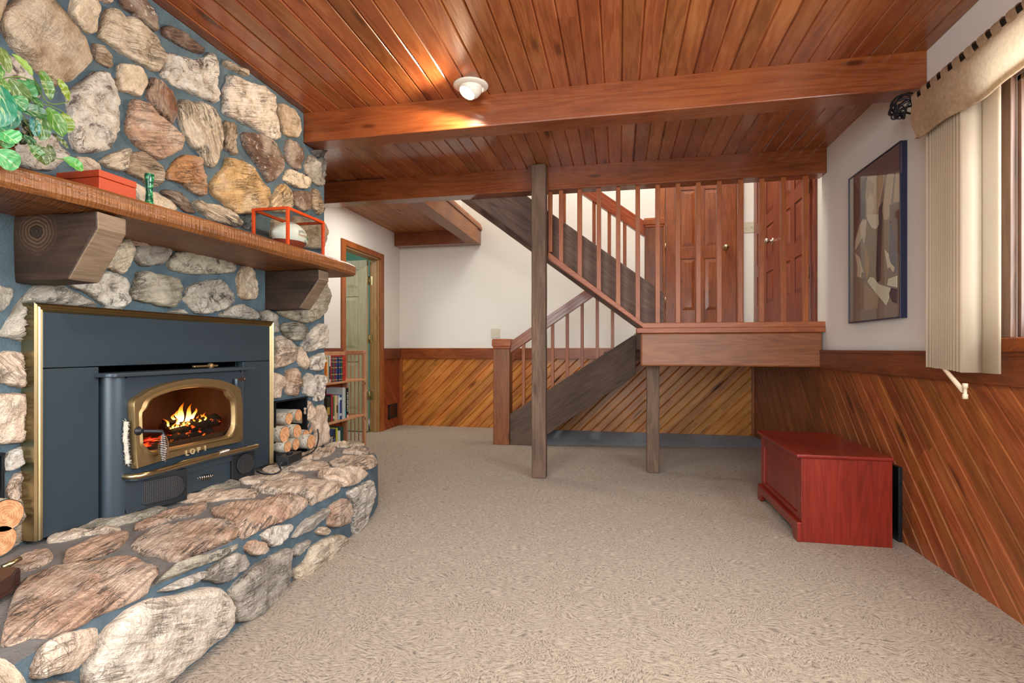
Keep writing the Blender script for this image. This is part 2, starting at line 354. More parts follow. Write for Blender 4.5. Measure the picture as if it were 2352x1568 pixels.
# ---------------------------------------------------------------- mesh helpers
ROOT = {}
class MB:
    def __init__(s): s.b = bmesh.new(); s.mi = 0
    def f(s, pts):
        vs = [s.b.verts.new(p) for p in pts]
        try: fc = s.b.faces.new(vs); fc.material_index = s.mi; return fc
        except ValueError: return None
    def box(s, lo, hi, m=None):
        r = bmesh.ops.create_cube(s.b, size=1.)
        vs = r['verts']
        for v in vs:
            v.co = Vector([lo[i] + (v.co[i] + .5) * (hi[i] - lo[i]) for i in range(3)])
            if m is not None: v.co = m @ v.co
        for fc in {fc for v in vs for fc in v.link_faces}: fc.material_index = s.mi
        return s
    def prism(s, poly, axis, lo, hi, m=None):
        """extrude a 2D polygon (the two other axes in order) along axis 0/1/2 from lo to hi"""
        def P(p, t):
            q = list(p); q.insert(axis, t); q = Vector(q); return m @ q if m is not None else q
        a = [s.b.verts.new(P(p, lo)) for p in poly]; b = [s.b.verts.new(P(p, hi)) for p in poly]
        n = len(poly); fs = [s.b.faces.new(a), s.b.faces.new(b[::-1])]
        for i in range(n): fs.append(s.b.faces.new((a[i], b[i], b[(i+1) % n], a[(i+1) % n])))
        for fc in fs: fc.material_index = s.mi
        bmesh.ops.recalc_face_normals(s.b, faces=fs)
        return s
    def tube(s, pts, r, n=10, cap=True):
        pts = [Vector(p) for p in pts]; rs = r if isinstance(r, (list, tuple)) else [r]*len(pts)
        rings = []; up = None
        for i, p in enumerate(pts):
            d = (pts[min(i+1, len(pts)-1)] - pts[max(i-1, 0)]).normalized()
            if up is None:
                up = Vector((0, 0, 1)) if abs(d.z) < .9 else Vector((1, 0, 0))
            x = (up - d*up.dot(d)).normalized(); up = x; y = d.cross(x)
            rings.append([s.b.verts.new(p + rs[i]*(math.cos(2*math.pi*k/n)*x + math.sin(2*math.pi*k/n)*y)) for k in range(n)])
        for a, b in zip(rings, rings[1:]):
            for k in range(n):
                fc = s.b.faces.new((a[k], a[(k+1) % n], b[(k+1) % n], b[k])); fc.material_index = s.mi; fc.smooth = True
        if cap:
            for q in (rings[0][::-1], rings[-1]):
                fc = s.b.faces.new(q); fc.material_index = s.mi
        return s
    def lathe(s, prof, n=24, m=None, cap=True):
        """prof: (radius, z) list"""
        m = m or Matrix.Identity(4); rings = []
        for r, z in prof: rings.append([s.b.verts.new(m @ Vector((r*math.cos(2*math.pi*k/n), r*math.sin(2*math.pi*k/n), z))) for k in range(n)])
        for a, b in zip(rings, rings[1:]):
            for k in range(n):
                fc = s.b.faces.new((a[k], a[(k+1) % n], b[(k+1) % n], b[k])); fc.material_index = s.mi; fc.smooth = True
        if cap:
            for q in (rings[0][::-1], rings[-1]):
                fc = s.b.faces.new(q); fc.material_index = s.mi
        return s
    def grid(s, rows, smooth=True, closed=False):
        g = [[s.b.verts.new(p) for p in r] for r in rows]
        for a, b in zip(g, g[1:]):
            n = len(a)
            for k in range(n if closed else n-1):
                fc = s.b.faces.new((a[k], a[(k+1) % n], b[(k+1) % n], b[k])); fc.material_index = s.mi; fc.smooth = smooth
        return g
    def spring(s, p0, p1, r0, r1, turns, wire, steps=16):
        p0, p1 = Vector(p0), Vector(p1); d = (p1-p0).normalized()
        x = d.cross(Vector((0, .3, 1))).normalized(); y = d.cross(x); pts = []
        N = int(turns*steps)
        for i in range(N+1):
            t = i/N; a = 2*math.pi*turns*t
            r = r0 + (r1-r0)*math.sin(math.pi*min(1, t*1.05))
            pts.append(p0 + (p1-p0)*t + r*(math.cos(a)*x + math.sin(a)*y))
        return s.tube(pts, wire, 6)
    def build(s, name, mat, parent=None, bevel=0., seg=2, smooth=False, recalc=False):
        if recalc: bmesh.ops.recalc_face_normals(s.b, faces=s.b.faces[:])
        me = bpy.data.meshes.new(name); s.b.to_mesh(me); s.b.free()
        mats = mat if isinstance(mat, (list, tuple)) else [mat]
        for m in mats: me.materials.append(M[m] if isinstance(m, str) else m)
        if smooth:
            for p in me.polygons: p.use_smooth = True
        o = bpy.data.objects.new(name, me); C.objects.link(o)
        off = Vector((0, 0, 0))
        if parent is not None:
            o.parent = parent; off = ROOT.get(parent.name, Vector((0, 0, 0)))
            if off.length: me.transform(Matrix.Translation(-off))
        ROOT[o.name] = off
        if bevel:
            md = o.modifiers.new('bevel', 'BEVEL'); md.width = bevel; md.segments = seg; md.limit_method = 'ANGLE'; md.angle_limit = math.radians(40)
        return o
def tag(o, label, cat, group=None):
    o['label'] = label; o['category'] = cat
    if group: o['group'] = group
    return o
def thing(name, loc, label, cat, group=None):
    o = bpy.data.objects.new(name, None); C.objects.link(o); o.location = loc; o.empty_display_size = .1
    ROOT[o.name] = Vector(loc); return tag(o, label, cat, group)
def struct(o): o['kind'] = 'structure'; return o
def dup(o, loc, label=None):
    off = Vector(loc)
    r = o.copy(); C.objects.link(r); r.location = off
    if label: r['label'] = label
    for ch in o.children:
        c = ch.copy(); C.objects.link(c); c.parent = r
        for g in ch.children:
            d = g.copy(); C.objects.link(d); d.parent = c
    return r
def text_bm(s, size, depth, mat4, bold=0.):
    cu = bpy.data.curves.new('t', 'FONT'); cu.body = s; cu.size = size; cu.extrude = depth; cu.align_x = 'CENTER'; cu.align_y = 'CENTER'; cu.offset = bold
    o = bpy.data.objects.new('t', cu); C.objects.link(o)
    dg = bpy.context.evaluated_depsgraph_get(); me = bpy.data.meshes.new_from_object(o.evaluated_get(dg))
    bpy.data.objects.remove(o); me.transform(mat4)
    mb = MB(); mb.b.from_mesh(me); bpy.data.meshes.remove(me); return mb
# ---------------------------------------------------------------- the setting
XL, XR, YB, YR, ZC, ZH, ZT = -2.72, 1.385, 6.2, -2.6, 2.33, 2.385, 4.9
XR2, YJ = 1.46, 4.03                                  # the entry wall stands a little further out than the window wall
def clip(poly, n, c, keep_less):
    out = []
    for i in range(len(poly)):
        a, b = poly[i], poly[(i+1) % len(poly)]
        da, db = a[0]*n[0]+a[1]*n[1]-c, b[0]*n[0]+b[1]*n[1]-c
        if not keep_less: da, db = -da, -db
        if da <= 0: out.append(a)
        if (da < 0 < db) or (db < 0 < da):
            t = da/(da-db); out.append((a[0]+(b[0]-a[0])*t, a[1]+(b[1]-a[1])*t))
    return out
def boards(mb, rect, P, n, w, off=0., g=.006, dep=.007):
    """tongue-and-groove boards: P(u, v, d) maps a rectangle to the wall, n is the 2D direction across the boards"""
    u0, v0, u1, v1 = rect
    R = [(u0, v0), (u1, v0), (u1, v1), (u0, v1)]
    cs = [p[0]*n[0]+p[1]*n[1] for p in R]
    k0, k1 = math.floor((min(cs)-off)/w), math.ceil((max(cs)-off)/w)
    for k in range(k0, k1):
        a = off + k*w; b = a + w
        for lo, hi, dl, dh in ((a, a+g, -dep, 0), (a+g, b-g, 0, 0), (b-g, b, 0, -dep)):
            q = clip(clip(R, n, lo, False), n, hi, True)
            if len(q) < 3: continue
            pts = []
            for (u, v) in q:
                t = (u*n[0]+v*n[1]-lo)/(hi-lo); pts.append(P(u, v, dl+(dh-dl)*t))
            mb.f(pts)
    return mb
S2 = 1/math.sqrt(2)

# floor
SEAM = [(XR2+.1, 5.502), (-1.08, 5.162)]
mb = MB(); mb.prism([(XL-.1, YR-.1), (XR2+.1, YR-.1)] + SEAM + [(-1.08, YB+.05), (XL-.1, YB+.05)], 2, -.1, 0)
struct(mb.build('floor', 'carpet'))
mb = MB(); mb.prism([SEAM[0], (XR2+.1, YB+.05), (-1.08, YB+.05), SEAM[1]], 2, -.1, -.002)
struct(mb.build('floor_alcove', 'carpet2'))
# ceiling of the room
mb = MB(); boards(mb, (-1.85, YR, XR+.02, 4.0), lambda u, v, d: (u, v, ZC - d), (1, 0), BW, .01)
mb.box((XL, YR, ZC+.012), (XR+.15, 4.05, ZC+.10))
struct(mb.build('ceiling', 'ceil'))
mb = MB(); boards(mb, (XL, 4.02, -1.80, 6.05), lambda u, v, d: (u, v, ZH - d), (1, 0), .105, .03, .008, .008)
mb.box((XL, 4.07, ZH+.012), (-1.66, YB, ZH+.09))
struct(mb.build('ceiling_hall', 'hallceil'))
mb = MB(); mb.box((XL-.1, 3.95, ZT), (XR2+.2, YB+.1, ZT+.1)); struct(mb.build('ceiling_stairwell', 'white'))
# right wall with the window opening
WY0, WY1, WZ0, WZ1 = -.25, 2.19, 1.0, 1.93
mb = MB()
mb.box((XR, WY1, 0), (XR+.16, YJ, ZC+.1)); mb.box((XR, YR, 0), (XR+.16, WY0, ZC+.1))
mb.box((XR, WY0, 0), (XR+.16, WY1, WZ0)); mb.box((XR, WY0, WZ1), (XR+.16, WY1, ZC+.1))
mb.box((XR2, YJ, 0), (XR2+.16, YB+.1, ZT))
wr = struct(mb.build('wall_right', 'white'))
mb = MB(); boards(mb, (YR, 0., YJ, .84), lambda u, v, d: (XR - .012 - d, u, v), (S2, -S2), BW, .02, .007, .009)
boards(mb, (YJ, 0., YB, .95), lambda u, v, d: (XR2 - .012 - d, u, v), (S2, -S2), BW, .02, .007, .009)
mb.f([(XR-.012, YJ, 0), (XR2, YJ, 0), (XR2, YJ, .84), (XR-.012, YJ, .84)])
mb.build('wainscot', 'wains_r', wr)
# back wall
mb = MB(); mb.box((XL-.12, YB, 0), (XR2+.16, YB+.12, ZT))
wb = struct(mb.build('wall_back', 'white'))
mb = MB(); boards(mb, (XL, 0., .2, .86), lambda u, v, d: (u, YB - .012 - d, v), (S2, -S2), BW, .03, .009, .010)
boards(mb, (.2, 0., XR2, .95), lambda u, v, d: (u, YB - .012 - d, v), (S2, -S2), BW, .03, .009, .010)
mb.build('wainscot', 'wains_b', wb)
# left wall with the doorway
DY0, DY1, DZ = 4.84, 5.625, 2.0
mb = MB()
mb.box((XL-.11, YR, 0), (XL, DY0, ZT)); mb.box((XL-.11, DY1, 0), (XL, YB, ZT)); mb.box((XL-.11, DY0, DZ), (XL, DY1, ZT))
wlft = struct(mb.build('wall_left', 'white'))
mb = MB(); boards(mb, (DY1+.09, 0., YB, .86), lambda u, v, d: (XL + .010 + d, u, v), (S2, S2), BW, .01, .005, .005)
boards(mb, (3.0, 0., DY0-.08, .86), lambda u, v, d: (XL + .010 + d, u, v), (S2, S2), BW, .01, .005, .005)
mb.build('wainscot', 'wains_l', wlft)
# rear wall: invented opening for the added fill behind the camera, and the walls that close the stairwell
mb = MB(); mb.box((XL, YR-.15, 0), (-2.3, YR, ZC+.1)); mb.box((1.3, YR-.15, 0), (XR, YR, ZC+.1)); mb.box((-2.3, YR-.15, 2.3), (1.3, YR, ZC+.1))
struct(mb.build('wall_rear', 'white'))
mb = MB(); mb.box((XL, 3.95, ZC+.11), (XR, 4.07, ZT)); struct(mb.build('wall_upper', 'white'))
mb = MB(); mb.box((XL, 4.07, ZH+.12), (-1.9, YB, ZT)); struct(mb.build('wall_gallery', 'white'))
# bedroom behind the left door
mb = MB(); mb.box((-5.2, 3.6, -.1), (XL-.11, 6.9, 0)); struct(mb.build('floor_bedroom', 'carpet'))
mb = MB(); mb.box((-5.2, 6.8, 0), (XL-.11, 6.9, 2.5)); mb.box((-5.3, 3.6, 0), (-5.2, 6.9, 2.5)); mb.box((-5.2, 3.5, 0), (XL-.11, 3.6, 2.5)); mb.box((-5.2, 3.5, 2.5), (XL-.11, 6.9, 2.6))
struct(mb.build('wall_bedroom', 'aqua'))

# rails, casings, corner trims
def trim(n, mb, mat, bevel=.003): return struct(mb.build('trim_%d' % n, mat, bevel=bevel))
mb = MB(); mb.box((XR-.032, YR, .825), (XR, YJ+.01, .951)); mb.box((XR-.036, YR, .932), (XR, YJ+.01, .951)); trim(1, mb, 'raily')
mb = MB(); mb.box((XL, YB-.032, .838), (.3, YB, .968)); trim(2, mb, 'rail')
mb = MB(); mb.box((XL, DY1+.085, .838), (XL+.03, YB, .966)); mb.box((XL, 3.0, .838), (XL+.03, DY0-.075, .966)); trim(3, mb, 'raily')
mb = MB(); mb.box((XL, YB-.04, 0), (XL+.045, YB, .84)); mb.box((XR2-.04, YB-.04, 0), (XR2-.012, YB-.012, .95)); trim(4, mb, 'railv')
# ceiling beams
def beam(lo, hi, mat, label, group=None):
    mb = MB(); mb.box(lo, hi); o = mb.build('ceiling_beam', mat, bevel=.006, seg=2)
    return tag(o, label, 'beam')
beam((-1.86, 2.745, 2.16), (XR, 2.88, ZC+.005), 'beam', 'long brown ceiling beam just behind the round recessed light, from stone chimney to window wall')
beam((XL, 3.935, 2.16), (XR, 4.07, ZC+.005), 'beam', 'brown ceiling beam over the staircase, carried by the tall rough post')
beam((XL, 6.03, 2.222), (-1.66, YB, ZH+.005), 'beam', 'short reddish beam along the top of the far white wall')
mb = MB(); mb.box((-1.80, 4.07, 2.222), (-1.655, 6.03, 2.40)); mb.box((-1.80, 4.07, 2.403), (-1.645, YB, 2.44))
o = mb.build('ceiling_beam', 'beamy', bevel=.005); tag(o, 'pale tan beam with trim board along the open edge of the hall ceiling', 'beam')

# door 1 : left wall doorway, open panel door, casing, hinges
def casing_set(name, parts, mat): 
    mb = MB()
    for lo, hi in parts: mb.box(lo, hi)
    return mb
mb = MB()
mb.box((XL, DY0-.075, 0), (XL+.02, DY0, DZ+.06)); mb.box((XL, DY1, 0), (XL+.02, DY1+.088, DZ+.06)); mb.box((XL, DY0-.001, DZ), (XL+.02, DY1+.001, DZ+.06))
d1 = struct(mb.build('door_1', 'railv', bevel=.003))
mb = MB(); mb.box((XL-.11, DY1-.018, 0), (XL+.001, DY1, DZ)); mb.box((XL-.11, DY0, 0), (XL+.001, DY0+.018, DZ)); mb.box((XL-.11, DY0, DZ-.018), (XL+.001, DY1, DZ))
mb.box((XL-.055, DY1-.03, 0), (XL-.02, DY1-.018, DZ-.018))
mb.build('door_jamb', 'jamb', d1, bevel=.002)
def panel_door(w, h, t, cols, rows, raise_=.007):
    """door slab in local coords: x across 0..w, y thickness 0..t, z 0..h; cols/rows are panel openings"""
    mb = MB(); mb.box((0, .008, 0), (w, t-.008, h))
    xs = [0] + [e for c in cols for e in c] + [w]; zs = [0] + [e for r in rows for e in r] + [h]
    for y0, y1 in ((0, .008), (t-.008, t)):
        for i in range(0, len(xs), 2): mb.box((xs[i], y0, 0), (xs[i+1], y1, h))
        for (c0, c1) in cols:
            for i in range(0, len(zs), 2): mb.box((c0, y0, zs[i]), (c1, y1, zs[i+1]))
    for y, s in ((.008, -1), (t-.008, 1)):
        for (c0, c1) in cols:
            for (r0, r1) in rows:
                e, e2 = .012, .045
                o_ = [(c0+e, r0+e), (c1-e, r0+e), (c1-e, r1-e), (c0+e, r1-e)]; i_ = [(c0+e2, r0+e2), (c1-e2, r0+e2), (c1-e2, r1-e2), (c0+e2, r1-e2)]
                for k in range(4):
                    k2 = (k+1) % 4
                    mb.f([(o_[k][0], y, o_[k][1]), (o_[k2][0], y, o_[k2][1]), (i_[k2][0], y+s*raise_, i_[k2][1]), (i_[k][0], y+s*raise_, i_[k][1])])
                mb.f([(p[0], y+s*raise_, p[1]) for p in i_])
    bmesh.ops.recalc_face_normals(mb.b, faces=mb.b.faces[:])
    return mb
mb = panel_door(.76, 1.965, .036, [(.11, .335), (.425, .65)], [(.24, .80), (.94, 1.55), (1.64, 1.86)])
mb.b.transform(Matrix.Translation((XL-.118, DY1-.036, .012)) @ Matrix.Rotation(math.radians(180-4), 4, 'Z'))
mb.build('door_slab', 'palewood', d1, bevel=.0015)
for z in (1.745, 1.075, .42):
    mb = MB(); mb.lathe([(.007, 0), (.007, .1)], 10, Matrix.Translation((XL-.112, DY1-.029, z-.05)))
    mb.box((XL-.112, DY1-.021, z-.05), (XL-.075, DY1-.0175, z+.05)); mb.box((XL-.1185, DY1-.070, z-.05), (XL-.1165, DY1-.038, z+.05))
    mb.build('hinge', 'brass', d1)
# door 2 : panelled door on the back wall above the landing
LZ = 1.115
def knob(axis_m):
    mb = MB(); mb.lathe([(.0, 0), (.032, 0), (.032, .006), (.012, .010), (.011, .034), (.024, .042), (.030, .055), (.026, .068), (.0, .074)], 20, axis_m, cap=False); return mb
x0, x1 = .505, 1.262
mb = MB(); mb.box((x0-.075, YB-.02, LZ), (x0, YB, 3.22)); mb.box((x1, YB-.02, LZ), (x1+.075, YB, 3.22)); mb.box((x0-.075, YB-.02, 3.16), (x1+.075, YB, 3.235))
d2 = struct(mb.build('door_2', 'railv', bevel=.003))
mb = panel_door(x1-x0-.008, 2.03, .036, [(.165, .325), (.415, .585)], [(.26, .85), (.98, 1.62), (1.72, 1.92)])
mb.b.transform(Matrix.Translation((x0+.004, YB-.035, LZ+.006)))
mb.build('door_slab', 'door', d2, bevel=.0015)
knob(Matrix.Translation((1.147, YB-.034, 2.078)) @ Matrix.Rotation(math.pi/2, 4, 'X')).build('door_knob', 'brass', d2)
for z in (2.11, 1.50):
    mb = MB(); mb.lathe([(.006, 0), (.006, .09)], 10, Matrix.Translation((x0+.001, YB-.042, z-.045))); mb.build('hinge', 'brass', d2)
# door 3 : double entry door in the right wall above the landing
ya, yb, ym = 4.40, 6.11, 5.225
mb = MB(); mb.box((XR2-.02, yb, LZ), (XR2, yb+.03, 3.22)); mb.box((XR2-.02, ya-.06, LZ), (XR2, ya, 3.22)); mb.box((XR2-.02, ya-.06, 3.16), (XR2, yb+.03, 3.235))
d3 = struct(mb.build('door_3', 'doory', bevel=.003))
rows3 = [(.285, .595), (.715, 1.048), (1.165, 1.90)]
def leaf(y_lo, y_hi, name='door_leaf'):
    w = y_hi-y_lo-.006
    mb = panel_door(w, 2.03, .036, [(.135, .135+(w-.38)/2), (w-.135-(w-.38)/2, w-.135)], rows3)
    mb.b.transform(Matrix.Translation((XR2-.035, y_hi-.003, LZ+.006)) @ Matrix.Rotation(-math.pi/2, 4, 'Z'))
    return mb.build(name, 'doory', d3, bevel=.0015)
leaf(ym, yb); leaf(ya, ym)
knob(Matrix.Translation((XR2-.034, 5.385, 1.985)) @ Matrix.Rotation(-math.pi/2, 4, 'Y')).build('door_knob', 'chrome', d3)
for z in (2.205, 1.55):
    mb = MB(); mb.lathe([(.007, 0), (.007, .10)], 10, Matrix.Translation((XR2-.041, ya+.002, z-.05))); mb.build('hinge', 'brass_old', d3)
# window 1 : right wall
mb = MB()
cw = .075
mb.box((XR-.02, WY1, WZ0-.0), (XR, WY1+cw, WZ1+cw)); mb.box((XR-.02, WY0-cw, WZ0), (XR, WY0, WZ1+cw)); mb.box((XR-.02, WY0, WZ1), (XR, WY1, WZ1+cw))
w1 = struct(mb.build('window_1', 'windowwood', bevel=.003))
mb = MB(); mb.box((XR-.045, WY0-cw-.02, WZ0-.052), (XR+.12, WY1+cw+.02, WZ0)); mb.build('window_sill', 'rail', w1, bevel=.006)
mb = MB()
mb.box((XR+.0, WY1-.02, WZ0), (XR+.15, WY1, WZ1)); mb.box((XR, WY0, WZ0), (XR+.15, WY0+.02, WZ1)); mb.box((XR, WY0, WZ1-.02), (XR+.15, WY1, WZ1))
mb.build('window_jamb', 'windowwood', w1, bevel=.002)
mb = MB()
for y_ in (WY0+.02, .93, WY1-.075):
    mb.box((XR+.07, y_, WZ0), (XR+.115, y_+.055, WZ1-.02))
mb.box((XR+.07, WY0+.02, WZ0), (XR+.115, WY1-.02, WZ0+.055)); mb.box((XR+.07, WY0+.02, WZ1-.075), (XR+.115, WY1-.02, WZ1-.02))
mb.build('window_sash', 'windowwood', w1, bevel=.003)
mb = MB(); mb.box((XR+.09, WY0+.03, WZ0+.03), (XR+.094, WY1-.03, WZ1-.04)); mb.build('window_pane', 'glass', w1)
# ---------------------------------------------------------------- posts, stairs, landing
mb = MB(); mb.box((-.64, 3.84, 0), (-.535, 3.935, ZC-.001))
for v in mb.b.verts: v.co.x += rnd.uniform(-.004, .004)
bmesh.ops.subdivide_edges(mb.b, edges=[e for e in mb.b.edges if abs(e.verts[0].co.z-e.verts[1].co.z) > 1], cuts=14)
for v in mb.b.verts: v.co.x += .004*noise.noise(Vector((v.co.x*3, 0, v.co.z*3)))
tag(mb.build('wooden_post', 'post', bevel=.008), 'tall rough-sawn grey-brown post running from carpet to ceiling in front of the stairs', 'post')
mb = MB(); mb.box((.205, 4.18, 0), (.30, 4.275, .84))
bmesh.ops.subdivide_edges(mb.b, edges=[e for e in mb.b.edges if abs(e.verts[0].co.z-e.verts[1].co.z) > .5], cuts=8)
for v in mb.b.verts: v.co.x += .005*noise.noise(Vector((v.co.x*3, 2, v.co.z*5)))
tag(mb.build('wooden_post', 'post', bevel=.008), 'short rough-sawn post standing under the stair landing', 'post')

# landing
ld = thing('stair_landing', (.15, 3.97, .83), 'raised wooden entry landing with pinkish brown front beam, left of the window wall', 'landing')
mb = MB(); mb.box((.152, 3.975, .832), (XR-.0135, 4.075, 1.074))
mb.build('front_beam', 'land', ld, bevel=.012)
mb = MB(); mb.box((.12, 3.955, 1.074), (XR-.001, 4.10, 1.112)); mb.build('nosing', 'landtrim', ld, bevel=.004)
mb = MB(); mb.box((.165, 3.965, 1.112), (XR-.001, 4.06, 1.148)); mb.build('base_rail', 'landtrim', ld, bevel=.003)
mb = MB(); mb.box((.152, 4.075, .95), (.23, YB-.05, 1.089)); mb.build('side_beam', 'stringer', ld, bevel=.008)
mb = MB(); mb.box((.152, 4.075, 1.09), (XR2-.013, YB-.013, LZ)); mb.build('deck', 'carpet', ld)

# upper flight
lo_ = lambda x: 1.262 - .757*x
hi_ = lambda x: 1.622 - .757*x
uf = thing('stair_flight', (.3, 4.5, LZ), 'dark upper stair flight climbing from the landing up behind the ceiling beam', 'stairs')
def rough_stringer(xs, ylo, yhi, flo, fhi, amp):
    mb = MB(); rows = []
    for i, x in enumerate(xs):
        n = amp*noise.noise(Vector((x*4.1, ylo*3, 1.3))) + amp*.6*noise.noise(Vector((x*11, ylo, 7.)))
        rows.append([(x, ylo, flo(x)+n), (x, yhi, flo(x)+n*.2), (x, yhi, fhi(x)), (x, ylo, fhi(x))])
    g = mb.grid(rows, smooth=False, closed=True); mb.b.faces.new(g[0][::-1]); mb.b.faces.new(g[-1])
    bmesh.ops.recalc_face_normals(mb.b, faces=mb.b.faces[:])
    return mb
xs = [.325 - i*(.325+1.56)/44 for i in range(45)]
rough_stringer(xs, 4.072, 4.142, lambda x: max(lo_(x), 1.116), hi_, .014).build('stringer', 'stringer2', uf, bevel=.006)
rough_stringer(xs, 4.91, 4.97, lambda x: max(lo_(x), 1.116), hi_, .008).build('stringer', 'stringer2', uf, bevel=.006)
nr = 7
for k in range(1, nr):
    z = LZ + k*.1905; x = .325 - .2517*k - .02
    mb = MB(); mb.box((x-.10, 4.142, z+.035), (x+.13, 4.91, z+.075)); mb.build('tread', 'stringer2', uf, bevel=.006)
mb = MB(); mb.box((.225, 4.91, LZ), (.385, 5.06, 2.062)); nw = mb.build('newel_post', 'newel', uf, bevel=.006)
def newel_cap(x0, x1, y0, y1, z0, z1, parent):
    mb = MB(); e = .012
    mb.box((x0-e*.3, y0-e*.3, z0), (x1+e*.3, y1+e*.3, z0+.022)); mb.box((x0-e, y0-e, z0+.022), (x1+e, y1+e, z1-.010)); mb.box((x0-e*.6, y0-e*.6, z1-.012), (x1+e*.6, y1+e*.6, z1))
    return mb.build('newel_cap', 'cap', parent, bevel=.004)
newel_cap(.225, .385, 4.91, 5.06, 2.062, 2.145, nw)
def handrail(xa, xb, fz, th, y0, y1, mat, parent):
    """moulded rail: three stacked strips following the slope"""
    mb = MB()
    for a, b, e in ((0, .35, .012), (.30, .72, .004), (.68, 1., -.006)):
        mb.prism([(xa, fz(xa)-th+th*a), (xb, fz(xb)-th+th*a), (xb, fz(xb)-th+th*b), (xa, fz(xa)-th+th*b)], 1, y0-e+.012, y1+e-.012)
    return mb.build('handrail', mat, parent, bevel=.003)
hz2 = lambda x: 2.147 - .746*(x-.205)
handrail(-1.5, .232, hz2, .143, 4.945, 5.02, 'hand2', uf)
for k in range(7):
    x = .045 - .1405*k
    mb = MB(); mb.box((x-.016, 4.958, hi_(x)-.05), (x+.016, 4.99, hz2(x)-.13)); mb.build('baluster', 'baluster', uf, bevel=.002)

# front balustrade under the beam
fb = thing('balustrade', (.3, 3.99, 1.15), 'row of square reddish balusters from landing edge and sloping trim up to the beam', 'balustrade')
bt = lambda x: 1.148 - .782*(x-.171)
mb = MB(); mb.prism([(-.535, bt(-.535)-.055), (.171, bt(.171)-.036), (.171, bt(.171)), (-.535, bt(-.535))], 1, 3.965, 4.055)
mb.build('sloping_trim', 'landtrim', fb, bevel=.003)
for k in range(13):
    x = -.437 + .1418*k
    if x > XR-.03: break
    mb = MB(); zb = 1.148 if x > .16 else bt(x)-.02
    mb.box((x-.0165, 3.972, zb-.0), (x+.0165, 4.004, 2.16)); mb.build('baluster', 'baluster', fb, bevel=.002)
mb = MB(); mb.box((-.535, 3.99, bt(-.535)), (-.506, 4.02, 2.16)); mb.build('baluster', 'baluster', fb, bevel=.002)

# lower flight
lf = thing('stair_flight', (-.9, 5.6, 0), 'lower stair flight with dark plank stringer rising from the carpet to the landing', 'stairs')
ltop = lambda x: .309 + .649*(x+1.074)
def lbot(x): return max(0.0, .17 + .70*(x+.62))
xs = [-1.076 + i*(1.076+.15)/40 for i in range(41)]
rough_stringer(xs, 5.125, 5.175, lbot, lambda x: min(ltop(x), 1.09), .010).build('stringer', 'stringer', lf, bevel=.005)
rough_stringer(xs, 6.12, 6.17, lbot, lambda x: min(ltop(x), 1.09), .004).build('stringer', 'stringer', lf, bevel=.005)
for k in range(1, 6):
    z = k*.186; x = -1.07 + .235*(k-1)+.10
    mb = MB(); mb.box((x-.12, 5.175, z-.04), (x+.15, 6.12, z)); mb.build('tread', 'stringer', lf, bevel=.006)
mb = MB(); mb.box((-1.243, 5.11, 0), (-1.077, 5.27, .962)); nw = mb.build('newel_post', 'newel', lf, bevel=.005)
newel_cap(-1.243, -1.077, 5.11, 5.27, .962, 1.058, nw)
hz1 = lambda x: 1.035 + .672*(x+1.076)
handrail(-1.08, -.05, hz1, .118, 5.16, 5.235, 'hand1', lf)
for k in range(7):
    x = -.948 + .1465*k
    mb = MB(); mb.box((x-.0155, 5.182, ltop(x)-.06), (x+.0155, 5.213, hz1(x)-.11)); mb.build('baluster', 'baluster', lf, bevel=.002)
# ---------------------------------------------------------------- stone chimney and hearth
CX = -1.80                                           # mortar plane of the chimney breast
fp = thing('fireplace', (-2.2, 1.4, 0), 'floor to ceiling field-stone fireplace with blue-grey mortar and raised curved hearth', 'fireplace')
YE, YS, YF = 2.958, 2.742, -.9                          # far end, end of the part above the beam, near end
holes = [(1.47, 2.19, .0, .90), (2.47, 2.765, .0, .682), (.90, 1.222, .0, .652)]
mb = MB()
def wall_pt(y, z):
    p = Vector((CX, y, z)); n = noise.noise(p*7)*.006 + noise.noise(p*23)*.003
    return (CX + n, y, z)
ys = sorted(set([YF + i*.04 for i in range(int((YE-YF)/.04)+1)] + [YE, YS] + [h[i] for h in holes for i in (0, 1)]))
zs = sorted(set([i*.04 for i in range(58)] + [2.155, ZC-.002] + [h[3] for h in holes]))
V = {}
for i in range(len(ys)-1):
    for j in range(len(zs)-1):
        yc, zc = (ys[i]+ys[i+1])/2, (zs[j]+zs[j+1])/2
        if any(h[0] < yc < h[1] and h[2] < zc < h[3] for h in holes) or (yc > YS and zc > 2.155): continue
        q = []
        for a, b in ((i, j), (i+1, j), (i+1, j+1), (i, j+1)):
            if (a, b) not in V: V[(a, b)] = mb.b.verts.new(wall_pt(ys[a], zs[b]))
            q.append(V[(a, b)])
        f_ = mb.b.faces.new(q); f_.smooth = True
mb.f([(CX, YE, 0), (XL+.004, YE, 0), (XL+.004, YE, 2.155), (CX, YE, 2.155)]); mb.f([(CX, YS, 2.155), (CX, YE, 2.155), (XL+.004, YE, 2.155), (XL+.004, YS, 2.155)])
mb.f([(CX, YS, 2.155), (XL+.004, YS, 2.155), (XL+.004, YS, ZC-.002), (CX, YS, ZC-.002)])
mb.f([(CX, YF, 0), (CX, YF, ZC-.002), (XL+.004, YF, ZC-.002), (XL+.004, YF, 0)])
mb.build('chimney_breast', 'mortar', fp)
